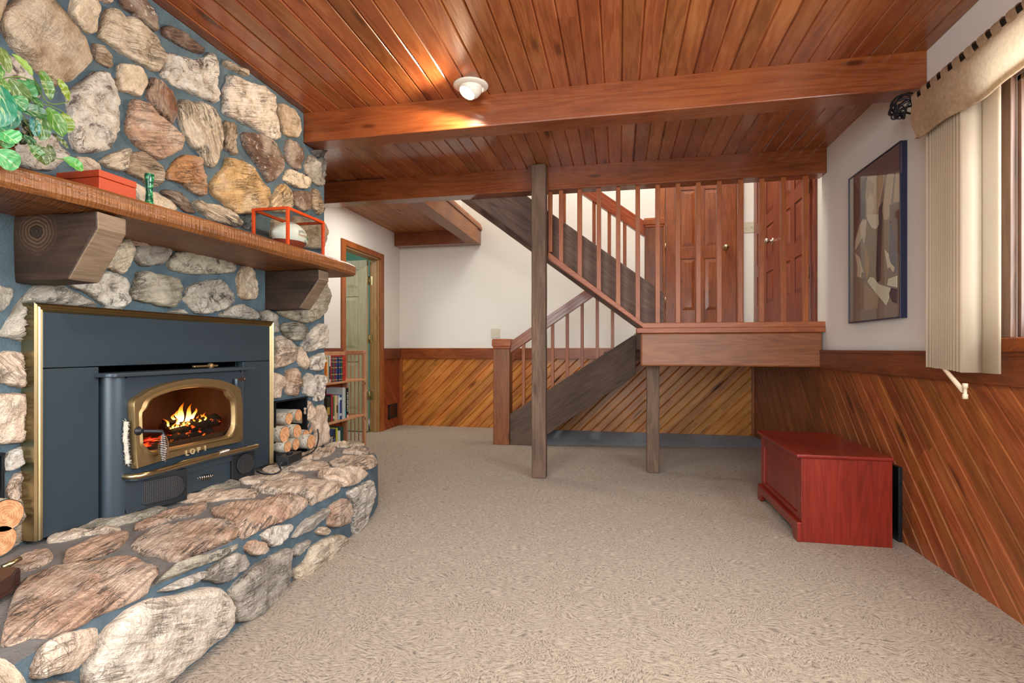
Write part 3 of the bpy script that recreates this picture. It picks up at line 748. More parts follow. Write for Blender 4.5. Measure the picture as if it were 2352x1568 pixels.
# fire-wood niches: black steel boxes set into the stone
for (y0, y1, z1, lab) in ((2.47, 2.765, .682, 'right'), (.90, 1.222, .652, 'left')):
    mb = MB(); t = .008; xb = -2.32; z0 = .345
    mb.box((xb, y0, z0), (xb+t, y1, z1)); mb.box((xb, y0, z0), (CX+.012, y0+t, z1)); mb.box((xb, y1-t, z0), (CX+.012, y1, z1))
    mb.box((xb, y0, z1-t), (CX+.016, y1, z1)); mb.box((xb, y0, z0), (CX, y1, z0+t))
    mb.build('wood_niche', 'blackpaint', fp, bevel=.001)
mb = MB()                                            # dark masonry cavity behind the stove
mb.f([(-2.5, 1.4, .34), (-2.5, 2.26, .34), (-2.5, 2.26, .95), (-2.5, 1.4, .95)]); mb.f([(-2.5, 1.46, .34), (-1.8, 1.46, .34), (-1.8, 1.46, .95), (-2.5, 1.46, .95)])
mb.f([(-2.5, 2.20, .34), (-1.8, 2.20, .34), (-1.8, 2.20, .95), (-2.5, 2.20, .95)]); mb.f([(-2.5, 1.4, .91), (-1.8, 1.4, .91), (-1.8, 2.26, .91), (-2.5, 2.26, .91)])
mb.build('fire_cavity', 'blackpaint', fp)

# hearth: rounded slab whose outline bulges into the room
EDGE = [(-1.80, -.9), (-1.10, -.9), (-1.13, 0.), (-1.20, .6), (-1.245, .95), (-1.265, 1.28), (-1.29, 1.58), (-1.325, 1.95), (-1.325, 2.25), (-1.36, 2.55), (-1.395, 2.80), (-1.46, 3.0), (-1.58, 3.13), (-1.72, 3.16), (-1.86, 3.12), (-2.0, 3.04), (-2.0, -.9)]
E_ = np.array(EDGE)
def hearth_sdf(P):
    """signed distance-like function of the hearth for an n x 3 array"""
    d = np.full(len(P), 1e9); inside = np.zeros(len(P), bool)
    x, y = P[:, 0], P[:, 1]
    for i in range(len(E_)):
        a, b = E_[i], E_[(i+1) % len(E_)]
        ab = b-a; t = np.clip(((x-a[0])*ab[0] + (y-a[1])*ab[1])/(ab@ab), 0, 1)
        d = np.minimum(d, np.hypot(x-a[0]-t*ab[0], y-a[1]-t*ab[1]))
        c = ((a[1] > y) != (b[1] > y)) & (x < (b[0]-a[0])*(y-a[1])/(b[1]-a[1]+1e-12) + a[0]); inside ^= c
    d2 = np.where(inside, -d, d)
    zt = .360 - np.clip(x+1.75, 0, .6)*.10
    r = .055
    qx, qy = d2 + r, P[:, 2] - zt + r
    return np.hypot(np.maximum(qx, 0), np.maximum(qy, 0)) + np.minimum(np.maximum(qx, qy), 0) - r
def hearth_normal(P):
    e = .004; g = np.stack([hearth_sdf(P + np.eye(3)[i]*e) - hearth_sdf(P - np.eye(3)[i]*e) for i in range(3)], 1)
    return g/np.maximum(np.linalg.norm(g, axis=1, keepdims=True), 1e-9)
def cast_hearth(px):
    R = np.array([list(ray(*p)) for p in px]); O = np.array([0, 0, H])
    R = R/np.linalg.norm(R, axis=1, keepdims=True); t = np.full(len(R), .5); tb = t.copy(); db = np.full(len(R), 9.)
    for _ in range(90):
        d = hearth_sdf(O + R*t[:, None]); m = d < db; tb[m] = t[m]; db[m] = d[m]; t = np.minimum(t + d*.9, 6.)
    P = O + R*tb[:, None]
    for _ in range(3):                                # points just past the rim are pulled back onto it
        P = P - hearth_normal(P)*np.maximum(hearth_sdf(P), 0)[:, None]
    return P
mb = MB(); rows = []
N = 150; ee = []
for i in range(1, len(EDGE)-1):
    a, b = Vector(EDGE[i]), Vector(EDGE[i+1]) if i+1 < len(EDGE)-1 else None
    if b is None: break
    k = max(1, int((b-a).length/.03)); ee += [a.lerp(b, j/k) for j in range(k)]
ee.append(Vector(EDGE[-2]))
for i, p in enumerate(ee):
    d = (ee[min(i+1, len(ee)-1)] - ee[max(i-1, 0)]).normalized(); n = Vector((d.y, -d.x))
    if n.dot(p - Vector((-1.9, p.y if p.y < 2.8 else 2.8))) < 0: n = -n
    row = []
    for (o, z) in ((0, 0), (0, .06), (0, .12), (0, .18), (0, .23)): row.append((p.x+n.x*o, p.y+n.y*o, z))
    zt = .360 - max(0, min(.6, p.x+1.75))*.10
    row += [(p.x, p.y, zt-.055), (p.x-n.x*.016, p.y-n.y*.016, zt-.016), (p.x-n.x*.055, p.y-n.y*.055, zt)]
    q = p - n*.055
    for s_ in (.3, .65, 1.): row.append((q.x+(-2.0-q.x)*s_, q.y + (min(q.y, 2.95)-q.y)*s_, .360 - max(0, min(.6, q.x+(-2.0-q.x)*s_+1.75))*.10))
    rows.append([Vector(r) + Vector((0, 0, 1))*0 for r in row])
for r in rows:
    for k, v in enumerate(r):
        if k: r[k] = v + Vector((noise.noise(v*9)*.006, noise.noise(v*9+Vector((5, 0, 0)))*.006, noise.noise(v*11)*.005))
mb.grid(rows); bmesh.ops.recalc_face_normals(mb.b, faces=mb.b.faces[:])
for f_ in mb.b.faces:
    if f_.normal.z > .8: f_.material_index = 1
mb.build('hearth_slab', ['mortar', 'mortar_top'], fp)

# ---- the stones, traced in the photograph one by one: (origin, scale of the view used, colour, kind, outline)
PAL = {'tan': '#bfa688', 'pale': '#dac6aa', 'ivory': '#ecdcc8', 'brown': '#7f6251', 'red': '#9d6a49', 'grey': '#a39a8d', 'olive': '#a29a86', 'pink': '#d6bba2', 'gold': '#dab27a', 'orange': '#b98456', 'rosy': '#c09c82', 'dark': '#5f5650', 'white': '#d6ccbe', 'teal': '#44565a'}
KND = {'s': (.25, .15, .1), 'r': (.1, .95, .1), 'l': (1., .45, .0), 'f': (.5, .1, .9), 'm': (.5, .5, .2)}
A_, B_, C_, D_, E1, F1, G1, H_, Z2 = (0, 0, 4.9), (0, 0, 2.5295), (150, 300, 5.227), (0, 520, 5.88), (600, 560, 5.6), (600, 780, 6.033), (0, 760, 2.9), (0, 1000, 2.6727), (0, 600, 2.4128)
W0 = (0, 0, 1)
WALL = [
 (A_, 'tan', 's', '60,100 130,50 200,-20 300,-90 520,-90 600,0 650,40 735,170 780,260 880,350 960,430 1000,560 1040,680 960,770 870,860 830,910 720,930 600,990 540,900 450,820 350,700 250,620 160,530 90,390 30,270'),
 (A_, 'pale', 's', '830,0 810,130 830,190 900,290 1020,385 1090,370 1110,310 1090,200 1110,80 1090,0 1040,-60 880,-60'),
 (A_, 'pink', 's', '1150,-60 1160,0 1250,40 1280,0 1290,-60'),
 (A_, 'brown', 'f', '1350,-90 1360,0 1400,80 1500,150 1620,240 1790,370 1770,240 1720,80 1690,0 1560,-100'),
 (A_, 'pale', 'm', '1200,110 1250,80 1330,110 1380,170 1480,180 1560,230 1700,370 1800,480 1880,630 1840,740 1790,825 1600,720 1350,570 1200,470 1120,400 1160,290'),
 (A_, 'tan', 'l', '1050,480 1150,510 1270,600 1305,660 1290,760 1240,760 1130,700 1070,640'),
 (A_, 'pale', 's', '1360,710 1500,720 1600,760 1660,860 1640,970 1590,1090 1540,1075 1450,1040 1370,1020 1325,930 1340,830'),
 (B_, 'white', 'r', '400,545 430,515 480,480 560,410 630,410 650,470 690,560 690,660 710,740 660,850 620,880 520,890 450,880 420,800 410,700 400,600'),
 (A_, 'white', 'r', '70,600 200,640 320,730 400,800 460,950 490,1100 400,1120 200,1100 0,1000 -200,900 -150,650 0,600'),
 (W0, 'white', 'r', '134,308 153,349 159,354 134,377 124,392 73,391 40,380 20,345 40,320 86,305'),
 (W0, 'pink', 's', '175,357 202,361 217,371 228,386 232,396 190,400 172,380'),
 (B_, 'rosy', 'f', '770,575 830,580 900,640 1000,730 1075,800 1060,870 1010,900 930,935 860,890 780,830 735,760 745,690'),
 (B_, 'red', 'l', '885,445 950,465 1000,520 1025,580 1020,680 1015,730 960,690 890,620 860,560'),
 (B_, 'white', 'r', '960,300 1010,305 1000,335 1080,320 1130,345 1200,335 1215,300 1265,310 1275,400 1270,480 1285,560 1255,600 1200,580 1100,530 1000,490 940,430 960,370'),
 (B_, 'brown', 'l', '955,160 990,145 1090,190 1150,240 1190,290 1185,315 1120,300 1000,230 955,200'),
 (B_, 'pale', 'l', '1310,340 1360,370 1420,410 1445,445 1400,425 1310,385'),
 (B_, 'ivory', 'm', '1330,430 1390,440 1450,480 1520,490 1590,540 1605,620 1620,740 1635,800 1600,820 1520,770 1440,720 1305,665 1310,590 1305,520 1330,480'),
 (B_, 'tan', 's', '1610,600 1650,595 1720,640 1750,700 1760,750 1740,800 1700,800 1650,780 1630,720'),
 (B_, 'pale', 'l', '1060,570 1140,600 1160,580 1240,630 1290,710 1300,820 1290,890 1260,975 1215,970 1180,890 1130,850 1080,770 1050,690 1035,640'),
 (B_, 'tan', 'l', '1310,690 1385,715 1385,800 1370,905 1340,880 1310,855'),
 (B_, 'brown', 'f', '1410,765 1500,770 1560,800 1620,840 1655,920 1650,990 1600,1050 1565,1065 1540,1010 1480,930 1420,850'),
 (B_, 'brown', 'f', '1680,800 1720,820 1765,870 1760,950 1745,990 1700,970 1665,930 1660,860'),
 (B_, 'grey', 'r', '1800,900 1830,895 1850,930 1870,910 1895,935 1895,1000 1900,1070 1870,1085 1820,1050 1785,1010 1780,950'),
 (B_, 'dark', 'r', '1815,872 1900,866 1900,905 1870,925 1840,900'),
 (B_, 'pale', 'r', '1680,980 1720,985 1790,1020 1820,1055 1820,1085 1770,1100 1700,1080 1645,1040'),
 (B_, 'gold', 'm', '1325,910 1400,925 1450,950 1500,1010 1550,1080 1560,1130 1560,1200 1540,1240 1430,1245 1380,1240 1290,1170 1235,1120 1235,1060 1270,1010 1310,970'),
 (B_, 'gold', 'l', '1650,1060 1690,1090 1700,1150 1705,1235 1590,1235 1570,1180 1620,1080'),
 (B_, 'brown', 'f', '1705,1105 1800,1110 1820,1140 1810,1220 1760,1225 1710,1190'),
 (B_, 'tan', 'l', '1830,1090 1865,1110 1890,1170 1900,1220 1860,1250 1830,1220 1810,1170 1815,1120'),
 (B_, 'rosy', 's', '1690,1250 1860,1265 1905,1310 1915,1345 1895,1410 1880,1450 1700,1440'),
 (B_, 'tan', 's', '1590,1260 1670,1260 1680,1420 1580,1400'),
 (B_, 'pale', 'm', '585,940 640,900 740,855 770,880 740,950 725,1000 650,980'),
 (B_, 'tan', 'l', '760,885 830,875 900,920 955,1000 955,1050 915,1090 880,1085 830,1040 750,1005 725,980 735,920'),
 (B_, 'orange', 'm', '990,980 1060,900 1140,900 1185,920 1205,1000 1205,1070 1200,1145 1130,1120 1050,1060 970,1040'),
 (C_, 'pale', 's', '680,570 800,600 900,640 960,700 1060,730 1130,740 1250,840 1350,940 1300,990 1080,930 880,860 840,700'),
 (C_, 'brown', 'l', '1160,740 1230,700 1350,720 1420,740 1470,800 1560,920 1600,990 1480,990 1380,900 1290,820'),
 (C_, 'pale', 'l', '1560,860 1620,820 1700,880 1800,870 1900,910 2000,980 2080,1030 2120,1100 2100,1160 2040,1160 1900,1110 1740,1070 1680,1000 1600,950'),
 (C_, 'teal', 'r', '2110,1040 2200,1010 2240,1060 2240,1190 2140,1150'),
 (D_, 'grey', 's', '-150,760 0,780 100,800 220,840 200,920 100,1060 0,1160 -200,1200'),
 (Z2, 'grey', 'm', '5,410 60,320 130,210 220,120 330,120 440,180 530,230 565,270 400,330 250,450 170,460 90,430'),
 (D_, 'pale', 's', '1660,160 1740,150 1780,250 1820,360 1780,450 1700,590 1660,650 1560,600 1460,560 1300,600 1300,400 1500,300'),
 (D_, 'white', 'r', '900,750 1200,700 1440,590 1560,620 1660,670 1720,740 1740,900 1750,980 1720,1080 1680,1130 1480,1120 1400,1040 1300,960 1180,880 1080,850 980,800'),
 (D_, 'grey', 's', '1830,340 1880,250 2000,245 2150,260 2330,300 2290,400 2200,510 2050,530 1900,540 1830,420'),
 (Z2, 'olive', 'm', '730,180 765,60 800,48 920,75 990,95 1015,150 990,240 960,260 900,250 830,230 730,210'),
 (W0, 'olive', 'r', '388,600 405,578 450,572 520,580 546,600 544,625 490,631 440,630 395,620'),
 (W0, 'rosy', 's', '300,545 350,552 372,560 340,568 305,562'),
 (Z2, 'grey', 'r', '1020,200 1060,130 1130,110 1200,100 1230,95 1270,130 1310,180 1310,210 1250,270 1180,290 1100,295 1050,240'),
 (Z2, 'tan', 'm', '1320,90 1340,30 1400,15 1430,100 1430,210 1340,215 1325,150'),
 (Z2, 'grey', 's', '1210,305 1300,240 1350,235 1420,270 1445,320 1330,335'),
 (Z2, 'grey', 'm', '1445,270 1500,270 1550,320 1555,390 1510,400 1490,340 1450,325'),
 (Z2, 'grey', 's', '940,275 1010,262 1060,300 1000,315 950,305'),
 (Z2, 'pale', 's', '715,285 780,270 860,290 830,305 720,300'),
 (E1, 'olive', 'm', '220,830 400,790 560,700 650,700 740,620 850,480 880,600 895,740 850,880 780,950 620,1030 540,1020 400,970 270,920'),
 (E1, 'olive', 'l', '270,1060 310,1010 450,1000 570,1040 625,1100 590,1200 500,1255 400,1240 320,1180 260,1110'),
 (E1, 'white', 'm', '770,1010 860,1040 880,1100 870,1250 850,1330 700,1370 590,1405 520,1310 600,1200 680,1090'),
 (W0, 'pink', 'm', '634,776 646,768 660,775 677,787 683,800 683,820 676,836 655,841 635,847 627,843 629,820 632,798'),
 (F1, 'pink', 's', '520,80 560,90 600,170 640,240 660,340 650,430 600,400 530,350 510,250'),
 (F1, 'white', 'r', '660,280 740,220 850,180 890,180 890,240 920,300 910,370 860,430 780,435 690,400'),
 (F1, 'pink', 's', '150,440 250,465 320,520 330,620 290,720 270,800 150,825'),
 (F1, 'rosy', 'm', '370,420 480,385 530,420 560,530 565,650 540,740 500,780 400,770 350,730 340,620 360,520'),
 (F1, 'white', 's', '620,510 660,455 740,480 755,600 750,720 730,800 660,790 590,720 590,600'),
 (F1, 'white', 'r', '760,490 830,480 910,500 910,640 920,760 890,840 750,850 770,740 760,620'),
 (F1, 'pink', 'm', '648,840 700,860 750,930 760,980 735,1050 695,1120 655,1120 648,1000'),
 (F1, 'pink', 's', '780,960 810,900 880,900 900,990 940,1060 930,1140 950,1250 950,1400 880,1450 760,1500 700,1490 720,1350 780,1300 720,1200 690,1140 720,1040'),
 (G1, 'pink', 'm', '-60,150 0,150 60,130 190,145 200,390 150,380 80,360 10,340 -60,330'),
 (G1, 'pink', 's', '-80,430 0,420 130,410 205,430 212,735 160,740 80,750 0,760 -80,760'),
 (G1, 'white', 's', '35,890 80,800 210,760 215,870 130,900 50,945'),
 (G1, 'pink', 'r', '60,1060 110,960 200,920 225,1000 220,1330 230,1390 130,1430 75,1470 70,1300 100,1180'),
 (W0, 'tan', 's', '-60,-120 -20,-140 20,-60 10,40 -30,80 -120,60 -130,-60'),
 (W0, 'pale', 'm', '-150,100 -60,110 -30,190 -60,260 -150,250 -190,170'),
 (W0, 'brown', 'f', '-160,290 -80,290 -60,340 -110,380 -190,350'),
 (W0, 'olive', 's', '-180,560 -90,550 -50,610 -80,690 -190,700 -220,620'),
]
HEARTH = [
 (H_, 'rosy', 'm', '60,800 120,760 220,720 310,720 330,760 260,810 180,830 90,850'),
 (H_, 'rosy', 'l', '400,720 480,680 600,640 800,600 780,650 720,710 600,750 450,790 375,800'),
 (H_, 'pink', 'l', '290,640 400,610 560,590 750,572 740,590 560,615 400,652 280,660'),
 (H_, 'olive', 'l', '200,640 230,600 420,545 620,500 970,440 1040,450 960,480 820,530 700,570 560,577 330,610'),
 (H_, 'rosy', 'l', '820,560 900,520 1060,470 1280,410 1270,450 1200,490 1050,520 880,580 830,590'),
 (H_, 'rosy', 'l', '800,680 870,610 1000,560 1150,540 1400,535 1450,560 1465,600 1440,640 1350,680 1200,740 1060,775 960,740 880,740 810,700'),
 (H_, 'rosy', 'l', '1280,460 1340,440 1500,420 1640,400 1760,370 1870,390 1890,420 1800,500 1700,540 1600,580 1500,640 1465,635 1440,580 1400,530 1330,510'),
 (H_, 'pink', 'l', '1510,325 1650,310 1800,280 2000,280 2090,300 2090,340 2000,390 1900,440 1890,400 1870,375 1750,360 1600,350'),
 (H_, 'pink', 'l', '1040,395 1100,385 1250,345 1420,335 1600,350 1560,382 1400,395 1300,410 1100,412'),
 (H_, 'olive', 'l', '1160,335 1300,292 1440,285 1480,302 1400,325 1260,342'),
 (H_, 'pink', 'm', '1450,280 1490,262 1580,250 1720,240 1850,240 1890,260 1850,272 1700,280 1520,302'),
 (H_, 'pink', 'm', '1940,245 2050,215 2180,205 2250,225 2230,260 2170,300 2100,325 2090,290 1980,275'),
 (H_, 'pink', 'l', '1600,210 1700,180 1850,160 2000,165 2035,195 1950,210 1800,222 1650,227'),
 (H_, 'pink', 'l', '2010,165 2130,130 2290,125 2320,165 2290,200 2250,215 2150,202 2030,187'),
 (H_, 'pink', 'l', '1830,125 1950,82 2060,72 2060,100 1980,140 1850,150'),
 (H_, 'pink', 'l', '2080,105 2180,78 2270,85 2300,112 2200,117'),
 (H_, 'pale', 'l', '1960,62 2100,47 2230,50 2240,64 2100,74'),
 (H_, 'rosy', 'l', '0,1300 20,1190 80,990 130,910 300,840 500,790 700,770 830,755 900,800 990,830 920,920 890,990 780,1040 600,1110 470,1190 300,1240 200,1230 80,1280'),
 (H_, 'olive', 'l', '940,920 990,870 1060,815 1200,762 1400,690 1445,670 1430,700 1330,765 1200,815 1060,875'),
 (H_, 'white', 'l', '950,960 1080,890 1230,830 1235,860 1150,910 1020,960'),
 (H_, 'grey', 'm', '1220,880 1290,800 1430,712 1500,740 1510,790 1440,850 1350,910 1260,890'),
 (H_, 'rosy', 's', '1485,690 1530,640 1590,650 1625,700 1580,730 1530,740'),
 (H_, 'white', 'r', '1590,610 1650,560 1780,537 1790,570 1740,640 1650,690 1610,640'),
 (H_, 'grey', 'm', '1770,640 1830,545 1920,485 2005,435 1990,490 1900,580 1820,610'),
 (H_, 'grey', 'l', '1780,740 1800,680 1895,627 1880,680 1820,730'),
 (H_, 'pink', 's', '1930,590 1960,555 2010,575 1990,610 1950,605'),
 (H_, 'rosy', 'm', '2000,500 2020,425 2100,375 2150,430 2140,520 2090,560 2000,560'),
 (H_, 'white', 'l', '2115,345 2200,300 2270,260 2285,330 2262,450 2225,560 2170,635 2150,560 2155,430'),
 (H_, 'grey', 'm', '1380,960 1450,880 1600,760 1740,690 1775,690 1760,800 1760,900 1720,1010 1650,1080 1520,1140 1420,1145 1415,1050'),
 (H_, 'pale', 'm', '1790,820 1860,770 1900,680 2000,620 2080,605 2130,630 2110,700 2060,780 2000,850 1900,910 1830,935 1790,870'),
 (H_, 'ivory', 'm', '490,1518 490,1430 560,1290 650,1170 780,1060 900,1000 1050,980 1220,930 1320,925 1390,980 1415,1080 1400,1160 1350,1230 1250,1300 1100,1420 990,1518 850,1600 650,1640 520,1600'),
 (H_, 'pink', 'm', '180,1500 200,1400 230,1310 350,1250 550,1190 550,1230 520,1300 430,1420 380,1450 270,1470'),
 (H_, 'pale', 's', '-60,1400 0,1410 100,1490 130,1570 0,1620 -80,1560'),
 (H_, 'grey', 's', '190,1560 300,1500 420,1500 440,1560 380,1640 240,1640'),
]
def resample(P, n):
    P = np.asarray(P, float)
    for _ in range(1):                                # soften the corners a little
        Q = np.empty((2*len(P), 2)); nx = np.roll(P, -1, 0); Q[0::2] = P*.82+nx*.18; Q[1::2] = P*.18+nx*.82; P = Q
    seg = np.linalg.norm(np.roll(P, -1, 0)-P, axis=1); cum = np.concatenate([[0], np.cumsum(seg)]); t = np.linspace(0, cum[-1], n, endpoint=False)
    PP = np.vstack([P, P[:1]])
    return np.stack([np.interp(t, cum, PP[:, 0]), np.interp(t, cum, PP[:, 1])], 1)
TS = [1., 1., .985, .955, .91, .85, .77, .68, .58, .47, .36, .25, .14, .05]
HS = [-.35, .10, .50, .74, .88, .95, .99, 1., 1., 1., 1., 1., 1., 1.]
def stone_mesh(name, items, thick, base, lift):
    verts, faces, cols, axes, kinds = [], [], [], [], []
    R = random.Random(11)
    for si, (view, colr, kind, txt) in enumerate(items):
        P = np.array([[float(q) for q in p.split(',')] for p in txt.split()])
        P = P/view[2] + np.array(view[:2]); n = 72
        ring = resample(P, n)
        x, y = ring[:, 0], ring[:, 1]; cr = x*np.roll(y, -1)-np.roll(x, -1)*y; A = cr.sum()/2
        cen = np.array([((x+np.roll(x, -1))*cr).sum(), ((y+np.roll(y, -1))*cr).sum()])/(6*A)
        for i in range(n):
            s = noise.noise(Vector((ring[i, 0]*.06, ring[i, 1]*.06, si*3.1)))*2.4 + noise.noise(Vector((ring[i, 0]*.22, ring[i, 1]*.22, si*3.1)))*(1.2+1.2*KND[kind][1])
            dv = ring[i]-cen; ring[i] += dv/np.linalg.norm(dv)*s
        px = np.vstack([cen + (ring-cen)*t for t in TS] + [cen[None]])
        W, Nn = base(px)
        k = KND[kind]; size = math.sqrt(abs(A))/120
        T = thick*min(1.15, .6+.5*size)*R.uniform(.9, 1.15)
        if name == 'hearth_stones' and Nn[:, 2].mean() < .7: T *= 1.9
        hs = np.concatenate([np.repeat(HS, n), [1.]])*T
        tilt = Vector((R.uniform(-.12, .12), R.uniform(-.12, .12), R.uniform(-.12, .12)))
        Wc = W.mean(0); d = W - Wc; cov = d.T@d; ev, evec = np.linalg.eigh(cov)
        ax = evec[:, 2]; a2 = np.cross(Nn.mean(0), ax); a2 /= np.linalg.norm(a2); ax = np.cross(a2, Nn.mean(0)); ax /= np.linalg.norm(ax)
        if name == 'hearth_stones' and Nn[:, 2].mean() > .45:
            a2 = np.cross(Nn.mean(0), np.array([-.15, 1., 0.])); a2 /= np.linalg.norm(a2); ax = np.cross(a2, Nn.mean(0)); ax /= np.linalg.norm(ax)
        ang = R.uniform(-.25, .25); ax, a2 = ax*math.cos(ang)+a2*math.sin(ang), a2*math.cos(ang)-ax*math.sin(ang)
        b0 = len(verts); sd = R.uniform(0, 50)
        c = Vector(lin(PAL[colr])[:3]); c = c*R.uniform(.9, 1.1)
        for i in range(len(W)):
            p = Vector(W[i]); nn = Vector(Nn[i]); u = float(d[i]@ax); v = float(d[i]@a2)
            q = Vector((u, v, 0))
            amp = min(1, max(0, hs[i]/T))
            t1 = noise.turbulence(Vector((u*16, v*16, sd)), 4, False, noise_basis='PERLIN_ORIGINAL')
            nz = noise.noise(Vector((u*9, v*9, sd)))*.010 + k[1]*(t1-.45)*.030 + k[0]*noise.noise(Vector((u*9, v*60, sd)))*.008 + (1-k[1])*(t1-.45)*.008 + noise.noise(Vector((u*60, v*60, sd)))*.002
            if name == 'hearth_stones': nz *= .55
            hh = hs[i] + nz*amp + d[i].dot(np.array(tilt))*amp*.2
            if amp > .3: hh = max(hh, .30*T*amp + .2*nz*amp)
            q3 = p + nn*(lift + hh)
            if name == 'facing_stones' and 1.262 < q3.y < 2.412 and q3.z < 1.108: q3.x = min(q3.x, -1.796)
            verts.append(q3)
            axes.append((u+sd, v+sd*.7, hs[i]+sd)); cols.append((*c, 1)); kinds.append(k)
        m = len(TS)
        for r in range(m-1):
            for i in range(n): faces.append((b0+r*n+i, b0+r*n+(i+1) % n, b0+(r+1)*n+(i+1) % n, b0+(r+1)*n+i))
        for i in range(n): faces.append((b0+(m-1)*n+i, b0+(m-1)*n+(i+1) % n, b0+m*n))
    off = ROOT[fp.name]
    me = bpy.data.meshes.new(name); me.from_pydata([v-off for v in verts], [], faces)
    for nm, tp, dat, cnt in (('base_colour', 'FLOAT_COLOR', cols, 4), ('stone_axes', 'FLOAT_VECTOR', axes, 3), ('stone_kind', 'FLOAT_VECTOR', kinds, 3)):
        at_ = me.attributes.new(nm, tp, 'POINT'); at_.data.foreach_set('color' if cnt == 4 else 'vector', np.array(dat, 'f').ravel())
    bm_ = bmesh.new(); bm_.from_mesh(me); bmesh.ops.recalc_face_normals(bm_, faces=bm_.faces[:]); bm_.to_mesh(me); bm_.free()
    for p in me.polygons: p.use_smooth = True
    me.materials.append(M['stone'])
    o = bpy.data.objects.new(name, me); C.objects.link(o); o.parent = fp
    return o
def wall_base(px):
    W = np.array([list(at(p[0], p[1], X=CX+.018)) for p in px]); W[:, 0] = CX
    return W, np.tile([1., 0, 0], (len(W), 1))
def hearth_base(px):
    W = cast_hearth(px); return W, hearth_normal(W)
stone_mesh('facing_stones', WALL, .036, wall_base, .003)
stone_mesh('hearth_stones', HEARTH, .019, hearth_base, .002)

# ---------------------------------------------------------------- mantel shelf on two corbels
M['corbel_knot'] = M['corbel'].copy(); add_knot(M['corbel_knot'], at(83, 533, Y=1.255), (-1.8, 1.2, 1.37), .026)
mt = thing('mantel_shelf', (-1.8, 1.2, 1.37), 'thick rough-hewn brown wooden mantel across the stone fireplace, on two chunky corbels', 'mantel')
front = [(-.9, -1.47), (.2, -1.50), (.7, -1.515), (1.03, -1.522), (1.23, -1.485), (1.5, -1.47), (1.81, -1.455), (2.09, -1.45), (2.37, -1.442), (2.6, -1.445), (2.715, -1.455)]
mb = MB(); rows = []
fy = [f[0] for f in front]; fx = [f[1] for f in front]
for i in range(150):
    y = -.9 + (2.715+.9)*i/149; xf = float(np.interp(y, fy, fx))
    a = noise.noise(Vector((y*2.2, 0, 3)))*.006 + noise.noise(Vector((y*9, 1, 3)))*.003; b = noise.noise(Vector((y*2.5, 5, 3)))*.006 + noise.noise(Vector((y*12, 1, 9)))*.002
    rows.append([(-1.84, y, 1.43), (xf-.05, y, 1.431), (xf-.012, y, 1.43+a*.2), (xf-.002, y, 1.420), (xf+b, y, 1.40), (xf+b*.8, y, 1.383), (xf-.012, y, 1.369+a*.4), (xf-.07, y, 1.364+b*.5), (-1.84, y, 1.362)])
g = mb.grid(rows, closed=True, smooth=False); mb.b.faces.new(g[0]); mb.b.faces.new(g[-1][::-1]); bmesh.ops.recalc_face_normals(mb.b, faces=mb.b.faces[:])
mb.build('shelf_slab', 'mantel', mt)
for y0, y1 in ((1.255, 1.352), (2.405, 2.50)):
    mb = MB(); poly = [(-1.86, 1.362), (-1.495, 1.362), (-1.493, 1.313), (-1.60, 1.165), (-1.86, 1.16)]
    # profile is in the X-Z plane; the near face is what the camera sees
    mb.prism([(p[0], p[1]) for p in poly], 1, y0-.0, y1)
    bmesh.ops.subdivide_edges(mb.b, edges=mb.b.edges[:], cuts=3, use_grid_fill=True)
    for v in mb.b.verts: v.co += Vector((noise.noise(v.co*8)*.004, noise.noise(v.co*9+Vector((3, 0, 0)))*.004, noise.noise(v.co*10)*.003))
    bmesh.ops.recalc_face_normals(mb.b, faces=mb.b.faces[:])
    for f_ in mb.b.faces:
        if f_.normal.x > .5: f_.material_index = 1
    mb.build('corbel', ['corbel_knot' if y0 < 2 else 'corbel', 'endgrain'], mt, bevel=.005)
def smooth_path(pts, n=8):
    out = []
    for i in range(len(pts)-1):
        p0, p1, p2, p3 = pts[max(i-1, 0)], pts[i], pts[i+1], pts[min(i+2, len(pts)-1)]
        for j in range(n):
            t = j/n; out.append(.5*((2*p1)+(p2-p0)*t+(2*p0-5*p1+4*p2-p3)*t*t+(3*p1-p0-3*p2+p3)*t**3))
    return out+[pts[-1]]
# ---------------------------------------------------------------- wood-burning stove insert
st = thing('stove_insert', (-1.75, 1.83, .385), 'black steel wood-burning stove insert with brass arched door and brass-edged surround', 'stove')
SF = -1.752
mb = MB(); t = .012                                   # surround: top panel and two side panels, hairline seams between them
mb.box((SF-.03, 1.300, .372), (SF, 1.478, .897)); mb.box((SF-.03, 2.183, .372), (SF, 2.372, .897)); mb.box((SF-.03, 1.300, .9), (SF, 2.372, 1.078))
mb.build('surround_panel', 'surround', st, bevel=.0015)
def frame_bar(mb, a, b, inner):
    """brass moulding bar from a to b (y, z) with a stepped profile; inner = direction towards the panel"""
    a, b, n = Vector(a), Vector(b), Vector(inner)
    prof = [(0, -.055), (0, .004), (.006, .008), (.010, .004), (.014, .009), (.018, .004), (.022, .007), (.028, .0), (.028, -.04)]
    rows = []
    for q, s in ((a, 1), (b, -1)):
        d = (b-a).normalized(); rows.append([(SF+x, q.x+n.x*o+d.x*o*s*mit[0 if s > 0 else 1], q.y+n.y*o+d.y*o*s*mit[0 if s > 0 else 1]) for o, x in prof])
    g = mb.grid(rows, smooth=False, closed=True); mb.b.faces.new(g[0]); mb.b.faces.new(g[1][::-1])
mb = MB(); y0, y1, z0, z1 = 1.272, 2.402, .372, 1.101
mit = (0, 1); frame_bar(mb, (y0, z0), (y0, z1), (1, 0)); frame_bar(mb, (y1, z0), (y1, z1), (-1, 0))
mit = (1, 1); frame_bar(mb, (y0, z1), (y1, z1), (0, -1))
mb.build('brass_frame', 'brass', st, recalc=True)
